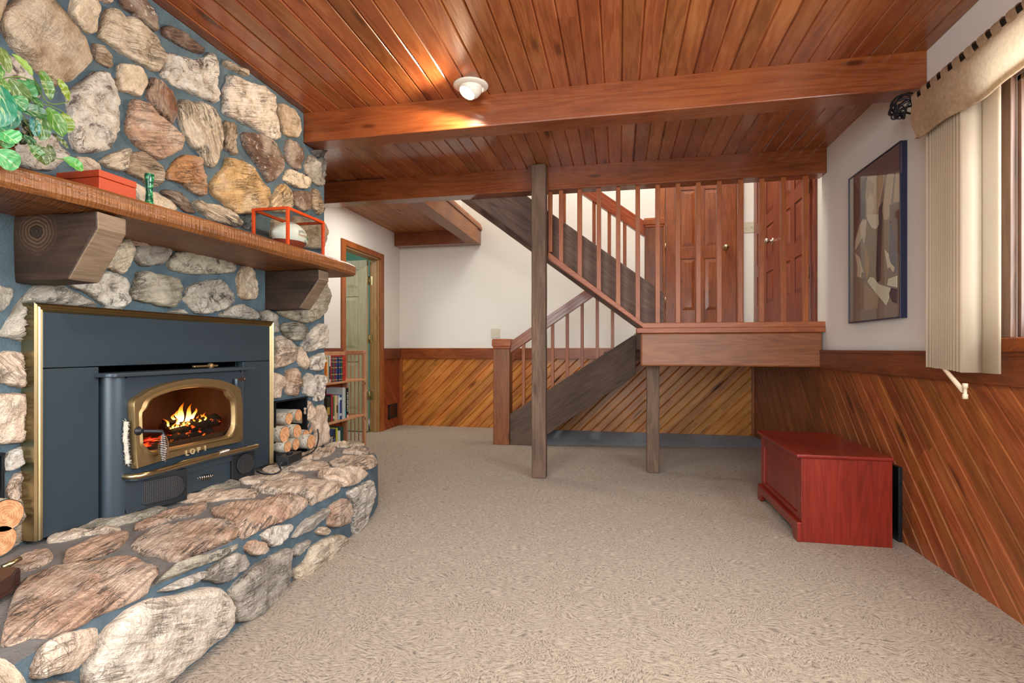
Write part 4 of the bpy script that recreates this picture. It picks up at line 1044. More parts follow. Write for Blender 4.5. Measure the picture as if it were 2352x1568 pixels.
# body: shell with rounded front corners, and top air shelf
BX = -1.715
def body_plan(y0, y1, xf, xb, r, n=6):
    p = [(xb, y0)]
    for i in range(n+1): a = math.pi/2*i/n; p.append((xf-r+r*math.sin(a), y0+r-r*math.cos(a)))
    for i in range(n+1): a = math.pi/2*i/n; p.append((xf-r+r*math.cos(a), y1-r+r*math.sin(a)))
    p.append((xb, y1)); return p
DOORP = [at(x/4.612+270, y/4.612+840, X=-1.69) for x, y in ((165, 370), (330, 260), (470, 205), (560, 180), (650, 157), (740, 141), (820, 134), (900, 132), (1000, 138), (1100, 152), (1200, 185), (1302, 236), (1318, 360), (1325, 500), (1326, 800), (1000, 868), (750, 925), (450, 1010), (205, 1090), (196, 980), (180, 700))]
GLASS = [at(x/4.612+270, y/4.612+840, X=-1.69) for x, y in ((250, 520), (258, 490), (300, 460), (325, 425), (335, 385), (350, 360), (430, 322), (520, 288), (600, 262), (680, 246), (760, 236), (840, 229), (900, 227), (980, 233), (1060, 246), (1130, 265), (1140, 300), (1160, 335), (1195, 358), (1210, 400), (1216, 520), (1214, 620), (1195, 668), (1175, 705), (1155, 735), (1110, 752), (900, 793), (700, 836), (500, 875), (340, 900), (320, 868), (290, 848), (262, 838), (256, 700))]
dc = Vector((0, sum(p.y for p in GLASS)/len(GLASS), .685))
def polar(P, n=120):
    """radius of the outline for n directions around dc"""
    out = []
    Q = [(p.y-dc.y, p.z-dc.z) for p in P]
    for k in range(n):
        a = 2*math.pi*k/n; dx, dz = math.cos(a), math.sin(a); best = 0
        for i in range(len(Q)):
            (x1, z1), (x2, z2) = Q[i], Q[(i+1) % len(Q)]
            det = dx*(z1-z2)-dz*(x1-x2)
            if abs(det) < 1e-12: continue
            r = (x1*(z1-z2)-z1*(x1-x2))/det; s = (dx*z1-dz*x1)/det
            if r > 0 and -1e-6 <= s <= 1+1e-6: best = max(best, r)
        out.append((a, best))
    return out
PO, PI_ = polar(DOORP), polar(GLASS)
def ringp(x, k):
    return [(x, dc.y+math.cos(a)*(ri+(ro-ri)*k), dc.z+math.sin(a)*(ri+(ro-ri)*k)) for (a, ro), (_, ri) in zip(PO, PI_)]
# body front plate with the door opening, sides, top
mb = MB(); rows = []
yb0, yb1, zb0, zb1 = 1.492, 2.172, .372, .862
def plate(a):
    dx, dz = math.cos(a), math.sin(a); r = 9
    for lim, c, dd in ((yb1-.05, dc.y, dx), (yb0+.05, dc.y, dx), (zb1, dc.z, dz), (zb0, dc.z, dz)):
        if abs(dd) > 1e-6 and (lim-c)/dd > 0: r = min(r, (lim-c)/dd)
    return r
rows = [ringp(BX, .3)[:], [(BX, dc.y+math.cos(a)*plate(a), dc.z+math.sin(a)*plate(a)) for a, _ in PO]]
mb.grid(rows, smooth=False, closed=True)
for sgn, ye in ((1, yb1), (-1, yb0)):                 # rounded vertical corners running back into the wall
    cc = []
    for i in range(9):
        a = math.pi/2*i/8; cc.append((BX-.05+.05*math.cos(a), ye-sgn*.05+sgn*.05*math.sin(a)))
    cc.append((-2.1, ye)); mb.grid([[(x, y, z) for x, y in cc] for z in (zb0, zb1)], smooth=True)
mb.f([(BX, yb0+.05, zb1), (BX, yb1-.05, zb1), (-2.1, yb1, zb1), (-2.1, yb0, zb1)])
mb.build('stove_body', 'steel', st, recalc=True)
mb = MB(); mb.prism(body_plan(1.462, 2.192, -1.684, -1.80, .03), 2, .862, .876); mb.build('air_shelf', 'steel', st, bevel=.003)
mb = MB(); mb.lathe([(.012, 0), (.014, .012), (.009, .02), (.0, .022)], 14, Matrix.Translation((-1.73, 1.955, .876))); mb.box((-1.735, 1.86, .882), (-1.722, 1.99, .89)); mb.build('damper_knob', 'brass_old', st, bevel=.002)
mb = MB(); mb.box((BX, 2.085, .812), (BX+.004, 2.150, .826)); mb.lathe([(.005, 0), (.004, .006)], 8, Matrix.Translation((BX, 2.09, .819)) @ Matrix.Rotation(math.pi/2, 4, 'Y')); mb.lathe([(.005, 0), (.004, .006)], 8, Matrix.Translation((BX, 2.145, .819)) @ Matrix.Rotation(math.pi/2, 4, 'Y')); mb.build('name_plate', 'chrome', st)
# firebox
mb = MB(); fx0, fx1 = -2.08, BX-.004; fy0, fy1, fz0, fz1 = 1.53, 2.13, .555, .85
mb.f([(fx0, fy0, fz0), (fx0, fy1, fz0), (fx0, fy1, fz1), (fx0, fy0, fz1)]); mb.f([(fx0, fy0, fz0), (fx1, fy0, fz0), (fx1, fy1, fz0), (fx0, fy1, fz0)])
mb.f([(fx0, fy0, fz0), (fx0, fy0, fz1), (fx1, fy0, fz1), (fx1, fy0, fz0)]); mb.f([(fx0, fy1, fz0), (fx1, fy1, fz0), (fx1, fy1, fz1), (fx0, fy1, fz1)])
mb.box((-1.735, fy0, .55), (-1.722, fy1, .592))
mb.build('firebox', 'brick', st, recalc=False)
mb = MB(); mb.f([(fx0, fy0, fz1), (fx1, fy0, fz1), (fx1, fy1, fz1), (fx0, fy1, fz1)]); mb.box((fx0, fy0, .80), (-1.78, fy1, .815)); mb.build('baffle', 'black', st)
# door frame: moulded ring between the outline and the glass
mb = MB()
prof = [(BX+.001, 1.0), (-1.690, 1.0), (-1.687, .965), (-1.686, .55), (-1.687, .42), (-1.683, .34), (-1.679, .24), (-1.681, .12), (-1.690, .03), (-1.697, 0.)]
mb.grid([ringp(x, k) for x, k in prof], smooth=True, closed=True)
dr = mb.build('door_frame', 'brass_old', st, recalc=True)
md = dr.modifiers.new('edge', 'EDGE_SPLIT'); md.split_angle = math.radians(40)
mb = MB(); mb.f(ringp(-1.699, .04)); mb.f(ringp(-1.7025, .04)[::-1]); mb.build('door_glass', 'stoveglass', dr)
def wob(p): return at(p[0]/4.612+270, p[1]/4.612+840, X=-1.684)
Tm = Matrix(((0, 0, 1, 0), (1, 0, 0, 0), (0, 1, 0, 0), (0, 0, 0, 1)))   # text X -> world Y, text Y -> Z, normal -> X
for ch, (lx, ly) in zip('LOPI', ((738, 925), (795, 908), (862, 890), (930, 873))):
    p = wob((lx, ly)); m_ = Matrix.Translation((-1.685, p.y, p.z)) @ Tm
    tb = text_bm(ch, .030, .0025, m_, .0006); tb.build('letter', 'brass_light', dr)
h0 = wob((228, 688)); h1 = wob((400, 690)); h2 = wob((385, 1005))
mb = MB(); mb.lathe([(.016, 0), (.016, .004), (.009, .008), (.008, .02)], 14, Matrix.Translation((-1.688, h0.y, h0.z)) @ Matrix.Rotation(math.pi/2, 4, 'Y'))
a = Vector((-1.668, h0.y, h0.z)); b = Vector((-1.655, h1.y, h1.z)); mb.tube([a, b, b+Vector((.004, .004, -.015)), Vector((-1.645, h2.y, h2.z+.004))], .0065, 10)
hd = mb.build('door_handle', 'iron', dr)
mb = MB(); mb.spring(Vector((-1.646, h1.y-.004, h1.z-.012)), Vector((-1.643, h2.y, h2.z)), .0075, .0165, 15, .0022); mb.build('spring_grip', 'chrome', hd)
mb = MB()                                             # frayed rope gasket showing along the hinge-less side
pts = [at(x/4.612+270, y/4.612+840, X=-1.706) for x, y in ((92, 590), (84, 700), (88, 820), (98, 940), (112, 1045))]
pp = []
for i in range(len(pts)-1):
    for j in range(8): q = pts[i].lerp(pts[i+1], j/8); pp.append(q + Vector((0, noise.noise(q*60)*.003, 0)))
mb.tube(pp, [.007+.002*noise.noise(p*120) for p in pp], 9)
for p in pp:
    for _ in range(5):
        d = Vector((rnd.uniform(-.3, 1), rnd.uniform(-1, 1), rnd.uniform(-1, 1))).normalized()*.013; mb.tube([p, p+d], [.001, .0004], 4)
mb.build('rope_gasket', 'rope', dr)
for y_ in (.80, .655):
    mb = MB(); mb.lathe([(.009, 0), (.009, .05)], 12, Matrix.Translation((-1.70, 2.072, y_-.025))); mb.build('hinge', 'steel', dr, bevel=.001)
# ash shelf with brass rail
fr = [at(x/4.612+270, y/4.612+840, Z=.508) for x, y in ((25, 1163), (60, 1172), (130, 1174), (210, 1170), (320, 1146), (430, 1117), (700, 1040), (1000, 960), (1300, 890), (1420, 862), (1468, 850), (1478, 846))]
ZS = .508
mb = MB(); back = [(-1.72, fr[-1].y), (-1.72, fr[0].y)]
mb.prism([(p.x, p.y) for p in fr]+back, 2, ZS-.016, ZS-.002); sh = mb.build('ash_shelf', 'steel', st, bevel=.002)
mb = MB(); mb.tube(fr, .0105, 12); mb.build('brass_rail', 'brass', sh)
# two perforated blower housings below the shelf
M['grille'] = None
def grille_mat():
    t = NT('perforated_black_metal'); v = t.obj()
    s = t.new('ShaderNodeSeparateXYZ'); t.l.new(v, s.inputs[0])
    u = t.math('FRACT', t.math('MULTIPLY', s.outputs[1], 170.)); w = t.math('FRACT', t.math('MULTIPLY', s.outputs[2], 170.))
    du = t.math('ABSOLUTE', t.math('SUBTRACT', u, .5)); dw = t.math('ABSOLUTE', t.math('SUBTRACT', w, .5))
    hole = t.math('LESS_THAN', t.math('MAXIMUM', du, dw), .30)
    t.put(t.b.inputs['Base Color'], t.mix(hole, (.07, .07, .07, 1), (.004, .004, .004, 1)))
    t.b.inputs['Roughness'].default_value = .4; t.b.inputs['Metallic'].default_value = .4
    t.bump(t.math('SUBTRACT', 1., hole), .6, .002); return t.m
M['grille'] = grille_mat()
def blower(front, ztop):
    front = [(p.x, p.y) for p in smooth_path([Vector((a, b, 0)) for a, b in front], 5)]
    mb = MB(); mb.prism(front + [(-1.80, front[-1][1]), (-1.80, front[0][1])], 2, .364, ztop)
    bl = mb.build('blower_housing', 'black', st, bevel=.002)
    # perforated oval following the front
    pts = [Vector((p[0], p[1], 0)) for p in front]; L = [0]
    for a, b in zip(pts, pts[1:]): L.append(L[-1]+(b-a).length)
    def on(s):
        for i in range(len(L)-1):
            if s <= L[i+1] or i == len(L)-2:
                t = (s-L[i])/(L[i+1]-L[i]); d = (pts[i+1]-pts[i]).normalized(); n = Vector((d.y, -d.x, 0)); 
                if n.x < 0: n = -n
                return pts[i].lerp(pts[i+1], t) + n*.0035
    z0, z1 = .364+.022, ztop-.014; r = (z1-z0)/2; s0, s1 = L[-1]*.16, L[-1]*.93; mb = MB(); rows = []
    for i in range(31):
        s = s0+(s1-s0)*i/30; e = min(s-s0, s1-s); hgt = r if e > r else math.sqrt(max(1e-6, r*r-(r-e)**2)); p = on(s); zc = (z0+z1)/2
        rows.append([(p.x, p.y, zc-hgt), (p.x, p.y, zc+hgt)])
    mb.grid(rows, smooth=False); mb.build('grille', 'grille', bl)
    mb = MB(); edge = [Vector(r[0])+Vector((.001, 0, 0)) for r in rows] + [Vector(r[1])+Vector((.001, 0, 0)) for r in rows[::-1]]
    mb.tube(edge+[edge[0]], .0018, 6); mb.build('grille_rim', 'black', bl)
    return bl
blower([(-1.765, 1.576), (-1.742, 1.582), (-1.724, 1.602), (-1.708, 1.640), (-1.694, 1.685), (-1.680, 1.735), (-1.674, 1.772)], .488)
blower([(-1.702, 2.052), (-1.695, 2.11), (-1.690, 2.183)], .490)
mb = MB(); mb.box((-1.74, 1.772, .458), (-1.705, 2.052, .492)); mb.build('apron', 'steel', st, bevel=.001)
mb = MB(); mb.box((-1.80, 1.76, .364), (-1.785, 2.06, .492)); mb.build('recess_plate', 'blackpaint', st)
mb = MB(); p0 = Vector((-1.76, 1.80, .425)); p1 = Vector((-1.70, 1.93, .418)); mb.tube([p0, p1], .006, 8); rd = mb.build('air_control_rod', 'chrome', st)
mb = MB(); mb.spring(p0.lerp(p1, .45), p1, .008, .012, 9, .002); mb.build('spring_grip', 'chrome', rd)

# burning logs inside the firebox (each rests on the next)
def charred():
    t = NT('charred_glowing_wood'); v = t.obj()
    n = t.noise(v, 22., 4, .6); c = t.vor(v, 38.)
    t.put(t.b.inputs['Base Color'], t.ramp(n, [(.3, '#0c0a09'), (.7, '#2e2722')]))
    glow = t.math('MULTIPLY', t.smooth(t.noise(v, 42., 4, .65), .52, .62), t.math('SUBTRACT', 1., t.smooth(c, .05, .45)))
    t.put(t.b.inputs['Emission Color'], t.ramp(t.noise(v, 30., 2), [(.35, '#ff2010'), (.65, '#ff7a1c')])); t.put(t.b.inputs['Emission Strength'], t.math('MULTIPLY', glow, 5.))
    t.b.inputs['Roughness'].default_value = .85; t.bump(t.math('ADD', n, c), .7, .01); return t.m
M['char'] = charred()
def ember_mat():
    t = NT('glowing_embers'); v = t.obj(); n = t.noise(v, 26., 4, .65)
    t.put(t.b.inputs['Base Color'], t.ramp(n, [(.3, '#120d0a'), (.7, '#4a3526')]))
    t.put(t.b.inputs['Emission Color'], t.ramp(n, [(.45, '#c01018'), (.6, '#ff3a20'), (.72, '#ff9a30')])); t.put(t.b.inputs['Emission Strength'], t.math('MULTIPLY', t.smooth(n, .45, .62), 3.2)); t.bump(n, .8, .02); return t.m
M['ember'] = ember_mat()
def log_mesh(a, b, r, square=False, n=14):
    mb = MB(); a, b = Vector(a), Vector(b); rows = []; d = (b-a).normalized(); x = d.cross(Vector((0, 0, 1))).normalized(); y = x.cross(d)
    for i in range(17):
        c = a.lerp(b, i/16); row = []
        for k in range(n):
            t = 2*math.pi*k/n; rr = r*(1+.16*noise.noise(Vector((i*.5, k*.9, r*90)))); 
            if square: rr *= 1/max(abs(math.cos(t+.5)), abs(math.sin(t+.5)))**.8
            row.append(c + x*rr*math.cos(t) + y*rr*math.sin(t))
        rows.append(row)
    g = mb.grid(rows, closed=True, smooth=True); mb.b.faces.new(g[0]); mb.b.faces.new(g[-1][::-1]); bmesh.ops.recalc_face_normals(mb.b, faces=mb.b.faces[:]); return mb
def zp(x, y, X): return at(x/4.612+270, y/4.612+840, X=X)
LOGS = [(zp(500, 790, -1.83), zp(990, 690, -1.80), .015, True, 'black charred split log lowest in the stove fire'),
        (zp(540, 735, -1.86), zp(1058, 565, -1.81), .024, True, 'charred log with square cut end leaning right in the stove fire'),
        (zp(470, 660, -1.95), zp(860, 610, -1.93), .020, False, 'burning log at the back of the stove fire, under the tallest flames'),
        (zp(480, 585, -1.94), zp(760, 600, -1.91), .008, False, 'thin glowing stick on top of the burning logs')]
for a, b, r, sq, lab in LOGS:
    tag(log_mesh(a, b, r, sq).build('burning_log', 'char', None), lab, 'log', None)
mb = MB(); rows = []
for i in range(24):
    y = 1.56+.54*i/23; rows.append([(-2.07+.335*k/9, y, .553 + .030*math.sin(math.pi*k/9)*math.sin(math.pi*i/23) + .016*abs(noise.noise(Vector((i*.6, k*.8, 2))))) for k in range(10)])
mb.grid(rows); o = mb.build('ember_bed', 'ember', None); o['kind'] = 'stuff'; tag(o, 'bed of glowing red embers under the logs inside the stove', 'embers')
def flame_mat():
    t = NT('flame'); t.n.remove(t.b)
    at_ = t.new('ShaderNodeAttribute'); at_.attribute_name = 'flame_heat'
    em = t.new('ShaderNodeEmission'); h = at_.outputs['Fac']
    t.put(em.inputs[0], t.ramp(h, [(.0, '#ff4a0c'), (.45, '#ff9a2e'), (.8, '#ffe49a'), (1., '#fff6d0')])); t.put(em.inputs[1], t.math('ADD', t.math('MULTIPLY', h, 6.), .8))
    tr = t.new('ShaderNodeBsdfTransparent'); mx = t.new('ShaderNodeMixShader')
    t.put(mx.inputs[0], t.smooth(h, .0, .40)); t.l.new(tr.outputs[0], mx.inputs[1]); t.l.new(em.outputs[0], mx.inputs[2]); t.l.new(mx.outputs[0], t.n['Material Output'].inputs[0]); return t.m
M['flame'] = flame_mat()
fl = thing('fire', (-1.88, 1.83, .62), 'bright orange and yellow flames burning behind the stove glass', 'fire')
FLAMES = [(668, 590, 690, 385, 60), (730, 600, 790, 395, 52), (650, 560, 610, 470, 34), (790, 560, 830, 440, 38), (600, 570, 575, 505, 30), (850, 600, 862, 520, 26), (900, 580, 935, 488, 28), (940, 560, 960, 510, 22), (540, 640, 500, 550, 20), (690, 665, 640, 600, 40), (780, 640, 830, 580, 36), (1030, 560, 1040, 470, 30), (620, 690, 560, 650, 26), (640, 620, 620, 545, 34), (880, 560, 905, 505, 22)]
FLAMES += [(560+28*i, 668-7*i, 566+28*i+8*(i%3), 668-7*i-24-14*((i*7)%4), 16+4*(i%3)) for i in range(14)]
for fi, (bx, by, tx, ty, w) in enumerate(FLAMES):
    X = (-1.875 if fi < 15 else -1.832) + rnd.uniform(-.02, .02); a = at(bx/4.612+270, by/4.612+840, X=X); b = at(tx/4.612+270, ty/4.612+840, X=X); wr_ = w/4.612*.00125
    mb = MB(); rows = []; heat = []
    for i in range(15):
        s = i/14; c = a.lerp(b, s) + Vector((0, .012*math.sin(s*5+bx)*s, 0)); r = wr_*(math.sin(math.pi*min(1, .22+s*.78))**.8)*(1-s*.45) + .0006
        rows.append([(c.x+r*.6*math.cos(2*math.pi*k/10), c.y+r*math.sin(2*math.pi*k/10), c.z) for k in range(10)]); heat += [max(.12, (1-s)**.8*(.95 if w > 30 else .75))]*10
    mb.grid(rows, closed=True); o = mb.build('flame', 'flame', fl)
    q = o.data.attributes.new('flame_heat', 'FLOAT', 'POINT'); q.data.foreach_set('value', heat)
point('fire_glow', (-1.88, 1.98, .70), .9, (1., .45, .15), .06)

# ---------------------------------------------------------------- things on and around the hearth
tl = thing('stove_tool', (-1.68, 1.8, .508), 'slim metal stove tool with spring handle lying on the ash shelf', 'tool')
a = at(620/4.612+270, 1030/4.612+840, Z=.516); b = at(1070/4.612+270, 925/4.612+840, Z=.517); c_ = at(1175/4.612+270, 895/4.612+840, Z=.519)
mb = MB(); mb.tube([a+Vector((0, 0, -.004)), a.lerp(b, .15), b], [.003, .005, .006], 8); mb.tube([b, c_], .004, 8); mb.build('rod', 'brass_old', tl)
mb = MB(); mb.spring(b, c_, .007, .009, 11, .002); mb.build('spring_grip', 'chrome', tl)
# blower speed box with its cord
pb = thing('fan_control_box', (-1.65, 2.40, .352), 'small black electrical control box with cord on the hearth beside the firewood', 'control box')
zt = lambda x: .360 - max(0, min(.6, x+1.75))*.10
mb = MB(); mm = Matrix.Translation((-1.66, 2.41, .378)) @ Matrix.Rotation(math.radians(8), 4, 'Z'); mb.box((-.028, -.075, 0), (.028, .075, .042), mm); bx = mb.build('box', 'black', pb, bevel=.003)
mb = MB(); mb.box((-.012, -.02, .042), (.010, .01, .054), mm); mb.build('switch', 'blackpaint', bx, bevel=.002)
mb = MB(); pts = [at(x, y, Z=z) for x, y, z in ((683, 1052, .375), (700, 1046, .372), (722, 1033, .385), (731, 1010, .43), (729, 985, .48), (718, 972, .50), (706, 968, .5))]
mb.tube(smooth_path(pts), .004, 8)
pts = [at(x, y, Z=z) for x, y, z in ((655, 1066, .385), (648, 1062, .40), (642, 1070, .385), (645, 1080, .372), (630, 1088, .372), (605, 1088, .372), (590, 1082, .378))]
mb.tube(smooth_path(pts), .004, 8); mb.build('power_cord', 'blackpaint', pb)
# birch firewood in both niches
def bark():
    t = NT('birch_bark'); v = t.obj()
    n = t.noise(v, 26., 4, .6); l = t.noise(t.vm('MULTIPLY', v, (30., 160., 160.)), 1., 2)
    col = t.ramp(n, [(.3, '#9b8e7c'), (.5, '#cfc5b3'), (.72, '#e2dacb')]); col = t.mix(t.math('MULTIPLY', t.smooth(t.noise(v, 55., 3), .58, .68), .8), col, '#5c4c40')
    t.put(t.b.inputs['Base Color'], col); t.b.inputs['Roughness'].default_value = .8; t.bump(n, .5, .006); return t.m
M['bark'] = bark()
def rings_mat():
    t = NT('sawn_birch_end'); v = t.obj(); r = t.vm('LENGTH', t.vm('MULTIPLY', v, (0., 1., 1.)))
    g = t.math('SINE', t.math('MULTIPLY', t.math('ADD', r, t.math('MULTIPLY', t.noise(v, 40., 2), .012)), 900.)); n = t.noise(v, 60., 3)
    t.put(t.b.inputs['Base Color'], t.ramp(t.math('ADD', t.math('MULTIPLY', g, .10), n), [(.3, '#b9784a'), (.6, '#d6a070'), (.85, '#e2b88c')])); t.b.inputs['Roughness'].default_value = .75; return t.m
M['ring'] = rings_mat()
FW_ = 'birch firewood stacked in the stone niches'
def firewood(px, py, rx, ry, X, label, tilt=0.):
    c = at(px, py, X=X); k = (c - Vector((0, 0, H))).length/F*1.0; rz = ry*k*.98; ryy = rz*1.0
    L = .42
    o = thing('firewood_log', c, label, 'firewood', FW_)
    n = 22; dirv = Vector((-1, rnd.uniform(-.05, .05), rnd.uniform(-.01, .02))).normalized(); rows = []
    def pt(s, kk, e=1.): 
        t = 2*math.pi*kk/n; w = 1+.05*noise.noise(Vector((kk*.6, s*3, px*.1))); return c + dirv*s + Vector((tilt*rz*math.cos(t)*(1 if s == 0 else 0)*0, rz*w*e*math.cos(t), rz*w*e*math.sin(t)))
    mb = MB(); mb.grid([[pt(s, kk) for kk in range(n)] for s in (0.001, .03, .1, .2, .3, L)], closed=True); mb.f([pt(L, kk) for kk in range(n)][::-1]); bmesh.ops.recalc_face_normals(mb.b, faces=mb.b.faces[:]); mb.build('bark', 'bark', o)
    mb = MB(); mb.f([pt(0, kk, .955) for kk in range(n)]); mb.build('cut_end', 'ring', o)
for (px, py, ry, X, lab) in [
    (654, 997, 17, -1.745, 'firewood log in the right niche with the largest dark-ringed end, beside the brass frame'),
    (683, 990, 14.5, -1.75, 'round firewood log in the middle of the right niche pile, touching the cord side logs'),
    (664, 961, 12.5, -1.77, 'upper firewood log of the right niche lying nearest the brass frame'),
    (686, 953, 12.5, -1.79, 'topmost firewood log of the right niche, pale bark side showing'),
    (699, 962, 12, -1.82, 'firewood log behind the topmost one at the niche corner'),
    (661, 1026, 12.5, -1.73, 'bottom firewood log half hidden by the black control box'),
    (680, 1020, 12.5, -1.745, 'narrow bottom firewood log between the control box and the big end log'),
    (715, 1014, 15.5, -1.735, 'firewood log lowest in the right niche, inside the loop of the black cord'),
    (712, 983, 12, -1.80, 'firewood log above the cord loop at the far side of the right niche'),
    (703, 998, 11, -1.775, 'small firewood log wedged in the middle right of the niche pile')]:
    firewood(px, py, ry, ry, X, lab)
for (px, py, ry, X, lab) in [(14, 1184, 27, -1.74, 'upper firewood log in the near niche at the picture edge'), (0, 1243, 25, -1.74, 'lower firewood log in the near niche at the picture edge'), (-42, 1215, 26, -1.75, 'firewood log deeper in the near niche')][:2]:
    firewood(px, py, ry, ry, X, lab)
# fireplace bellows lying on the hearth at the near end
bw = thing('fireplace_bellows', (-1.42, .93, .35), 'brown leather fireplace bellows with brass nozzle and studs lying on the near hearth', 'bellows')
p = at(49, 1281, Z=.392); q = at(6, 1304, Z=.380); c0 = at(33, 1318, Z=.37); d = (at(-60, 1352, Z=.37)-c0).normalized(); c0 = c0 + Vector((0, 0, 0))
mb = MB(); mb.tube([p, p.lerp(q, .5), q], [.0055, .007, .009], 12); mb.build('nozzle', 'brass', bw)
nrm = Vector((-d.y, d.x, 0))
prof = [(0, .022), (.015, .030), (.04, .055), (.08, .075), (.14, .085), (.20, .075), (.26, .05), (.30, .018)]
for nm, zz, th in (('top_board', .380, .010), ('bottom_board', .346, .010)):
    mb = MB(); L_ = [c0+d*s+nrm*w for s, w in prof]; R_ = [c0+d*s-nrm*w for s, w in prof]
    mb.prism([(v.x, v.y) for v in L_]+[(v.x, v.y) for v in R_[::-1]], 2, zz, zz+th); mb.build(nm, 'leather', bw, bevel=.004)
mb = MB(); mb.prism([(v.x, v.y) for v in [c0+d*s+nrm*w*.93 for s, w in prof]]+[(v.x, v.y) for v in [c0+d*s-nrm*w*.93 for s, w in prof][::-1]], 2, .356, .381); mb.build('leather_side', 'leather', bw)
for s, w in ((.02, .03), (.04, .051), (.062, .064), (.085, .073)):
    for zz in (.360, .376):
        v = c0+d*s+nrm*(-w*.99); mb = MB(); bmesh.ops.create_uvsphere(mb.b, u_segments=10, v_segments=6, radius=.0045, matrix=Matrix.Translation((v.x, v.y, zz))); mb.build('stud', 'brass', bw, smooth=True)

# ---------------------------------------------------------------- things on the mantel
MZ = 1.431
rb = thing('lacquered_box', (-1.68, 1.415, MZ), 'plain orange-red box on the mantel between the plant and the green bottle', 'box')
mb = MB(); mb.box((-1.766, 1.351, MZ), (-1.60, 1.480, 1.500)); mb.build('body', 'redbox', rb, bevel=.002)
mb = MB(); mb.box((-1.767, 1.350, 1.501), (-1.599, 1.481, 1.523)); mb.build('lid', 'redbox', rb, bevel=.002)
gb = thing('glass_bottle', (-1.62, 1.55, MZ), 'slim mottled green glass bottle standing on the mantel', 'bottle')
def green():
    t = NT('mottled_green_glaze'); v = t.obj(); n = t.vor(v, 85.); n2 = t.noise(v, 40., 3)
    t.put(t.b.inputs['Base Color'], t.ramp(t.math('ADD', n, t.math('MULTIPLY', n2, .3)), [(.25, '#7fc08e'), (.5, '#2e8a58'), (.75, '#0d4a30')])); t.b.inputs['Roughness'].default_value = .12; t.bump(n, .3, .003); return t.m
M['green'] = green()
c = at(343, 462, X=-1.62); mb = MB(); mb.lathe([(.0, 0), (.0135, 0), (.0155, .010), (.0150, .03), (.0115, .055), (.0105, .08), (.0125, .118), (.0150, .134), (.0148, .142), (.0118, .143), (.0105, .132), (.0, .13)], 24, Matrix.Translation((-1.62, c.y, MZ)), cap=False); mb.build('body', 'green', gb)
# football in its display case
dcx0, dcx1, dy0, dy1, dz0, dz1 = -1.715, -1.52, 2.193, 2.503, MZ, 1.627
dcs = thing('display_case', (-1.62, 2.35, MZ), 'small glass display case with bright orange-red wooden edges on the far end of the mantel', 'display case')
mb = MB(); w = .013
for x in (dcx0, dcx1-w):
    for y in (dy0, dy1-w): mb.box((x, y, dz0), (x+w, y+w, dz1))
for z in (dz0, dz1-w):
    for y in (dy0, dy1-w): mb.box((dcx0+w, y, z), (dcx1-w, y+w, z+w))
    for x in (dcx0, dcx1-w): mb.box((x, dy0+w, z), (x+w, dy1-w, z+w))
mb.build('frame', 'case', dcs, bevel=.001)
mb = MB(); mb.box((dcx0+w, dy0+w, dz0), (dcx1-w, dy1-w, dz0+.008)); mb.build('base', 'cream', dcs)
mb = MB(); g_ = .002
mb.box((dcx1-.008, dy0+w, dz0+w), (dcx1-.006, dy1-w, dz1-w)); mb.box((dcx0+w, dy0+.005, dz0+w), (dcx1-w, dy0+.007, dz1-w)); mb.box((dcx0+w, dy1-.007, dz0+w), (dcx1-w, dy1-.005, dz1-w)); mb.box((dcx0+w, dy0+w, dz1-.008), (dcx1-w, dy1-w, dz1-.006))
mb.build('glass_panes', 'glass', dcs)
fb_ = thing('football', (-1.60, 2.335, dz0+.008), 'white and brown autographed football inside the glass case', 'football')
fc = Vector((-1.605, 2.33, dz0+.008+.076)); R_, L_ = .073, .118
rotm = Matrix.Translation(fc) @ Matrix.Rotation(math.radians(-6), 4, 'Z') @ Matrix.Rotation(math.pi/2, 4, 'X') @ Matrix.Rotation(math.radians(70), 4, 'Z')
def fb_r(t): return R_*max(0, (1-abs(t)**1.7))**.78
mb = MB(); n = 32; rows = []
for i in range(31):
    t = -1+2*i/30; rows.append([rotm @ Vector((fb_r(t)*math.cos(2*math.pi*k/n), fb_r(t)*math.sin(2*math.pi*k/n), t*L_)) for k in range(n)])
g = mb.grid(rows, closed=True)
for f_ in mb.b.faces: f_.material_index = 0
bmesh.ops.bisect_plane(mb.b, geom=mb.b.verts[:]+mb.b.edges[:]+mb.b.faces[:], plane_co=(0, 0, fc.z-.026), plane_no=(0, 0, 1))
for f_ in mb.b.faces:
    if f_.calc_center_median().z < fc.z-.026: f_.material_index = 1
bmesh.ops.recalc_face_normals(mb.b, faces=mb.b.faces[:])
mb.build('ball', ['football_w', 'football_r'], fb_)
def on_ball(y, z):
    """point on the camera side of the ball surface"""
    best = None
    for dx in np.linspace(.09, -.02, 60):
        P = rotm.inverted() @ Vector((fc.x+dx, y, z)); t = P.z/L_
        if abs(t) < 1 and math.hypot(P.x, P.y) < fb_r(t): return Vector((fc.x+dx+.0025, y, z))
    return Vector((fc.x+.05, y, z))
M['ink_o'] = plain('orange_print', '#c8742c', .5); M['ink_g'] = plain('green_print', '#3c8a3c', .5); M['ink_k'] = plain('black_ink', '#2a2620', .5); M['ink_s'] = plain('grey_print', '#8c8678', .5)
def decal(s, yc, zc, size, mat, name='lettering'):
    tb = text_bm(s, size, .0003, Tm)
    bmesh.ops.delete(tb.b, geom=[f_ for f_ in tb.b.faces if f_.normal.x < .5], context='FACES')
    bmesh.ops.subdivide_edges(tb.b, edges=[e for e in tb.b.edges if e.calc_length() > .004], cuts=2)
    for v in tb.b.verts:
        p = on_ball(yc+v.co.y, zc+v.co.z); v.co = Vector((p.x+.0004, p.y, p.z))
    return tb.build(name, mat, fb_)
decal("FIGHTIN'", 2.332, fc.z+.002, .0165, 'ink_o')
mb = MB()
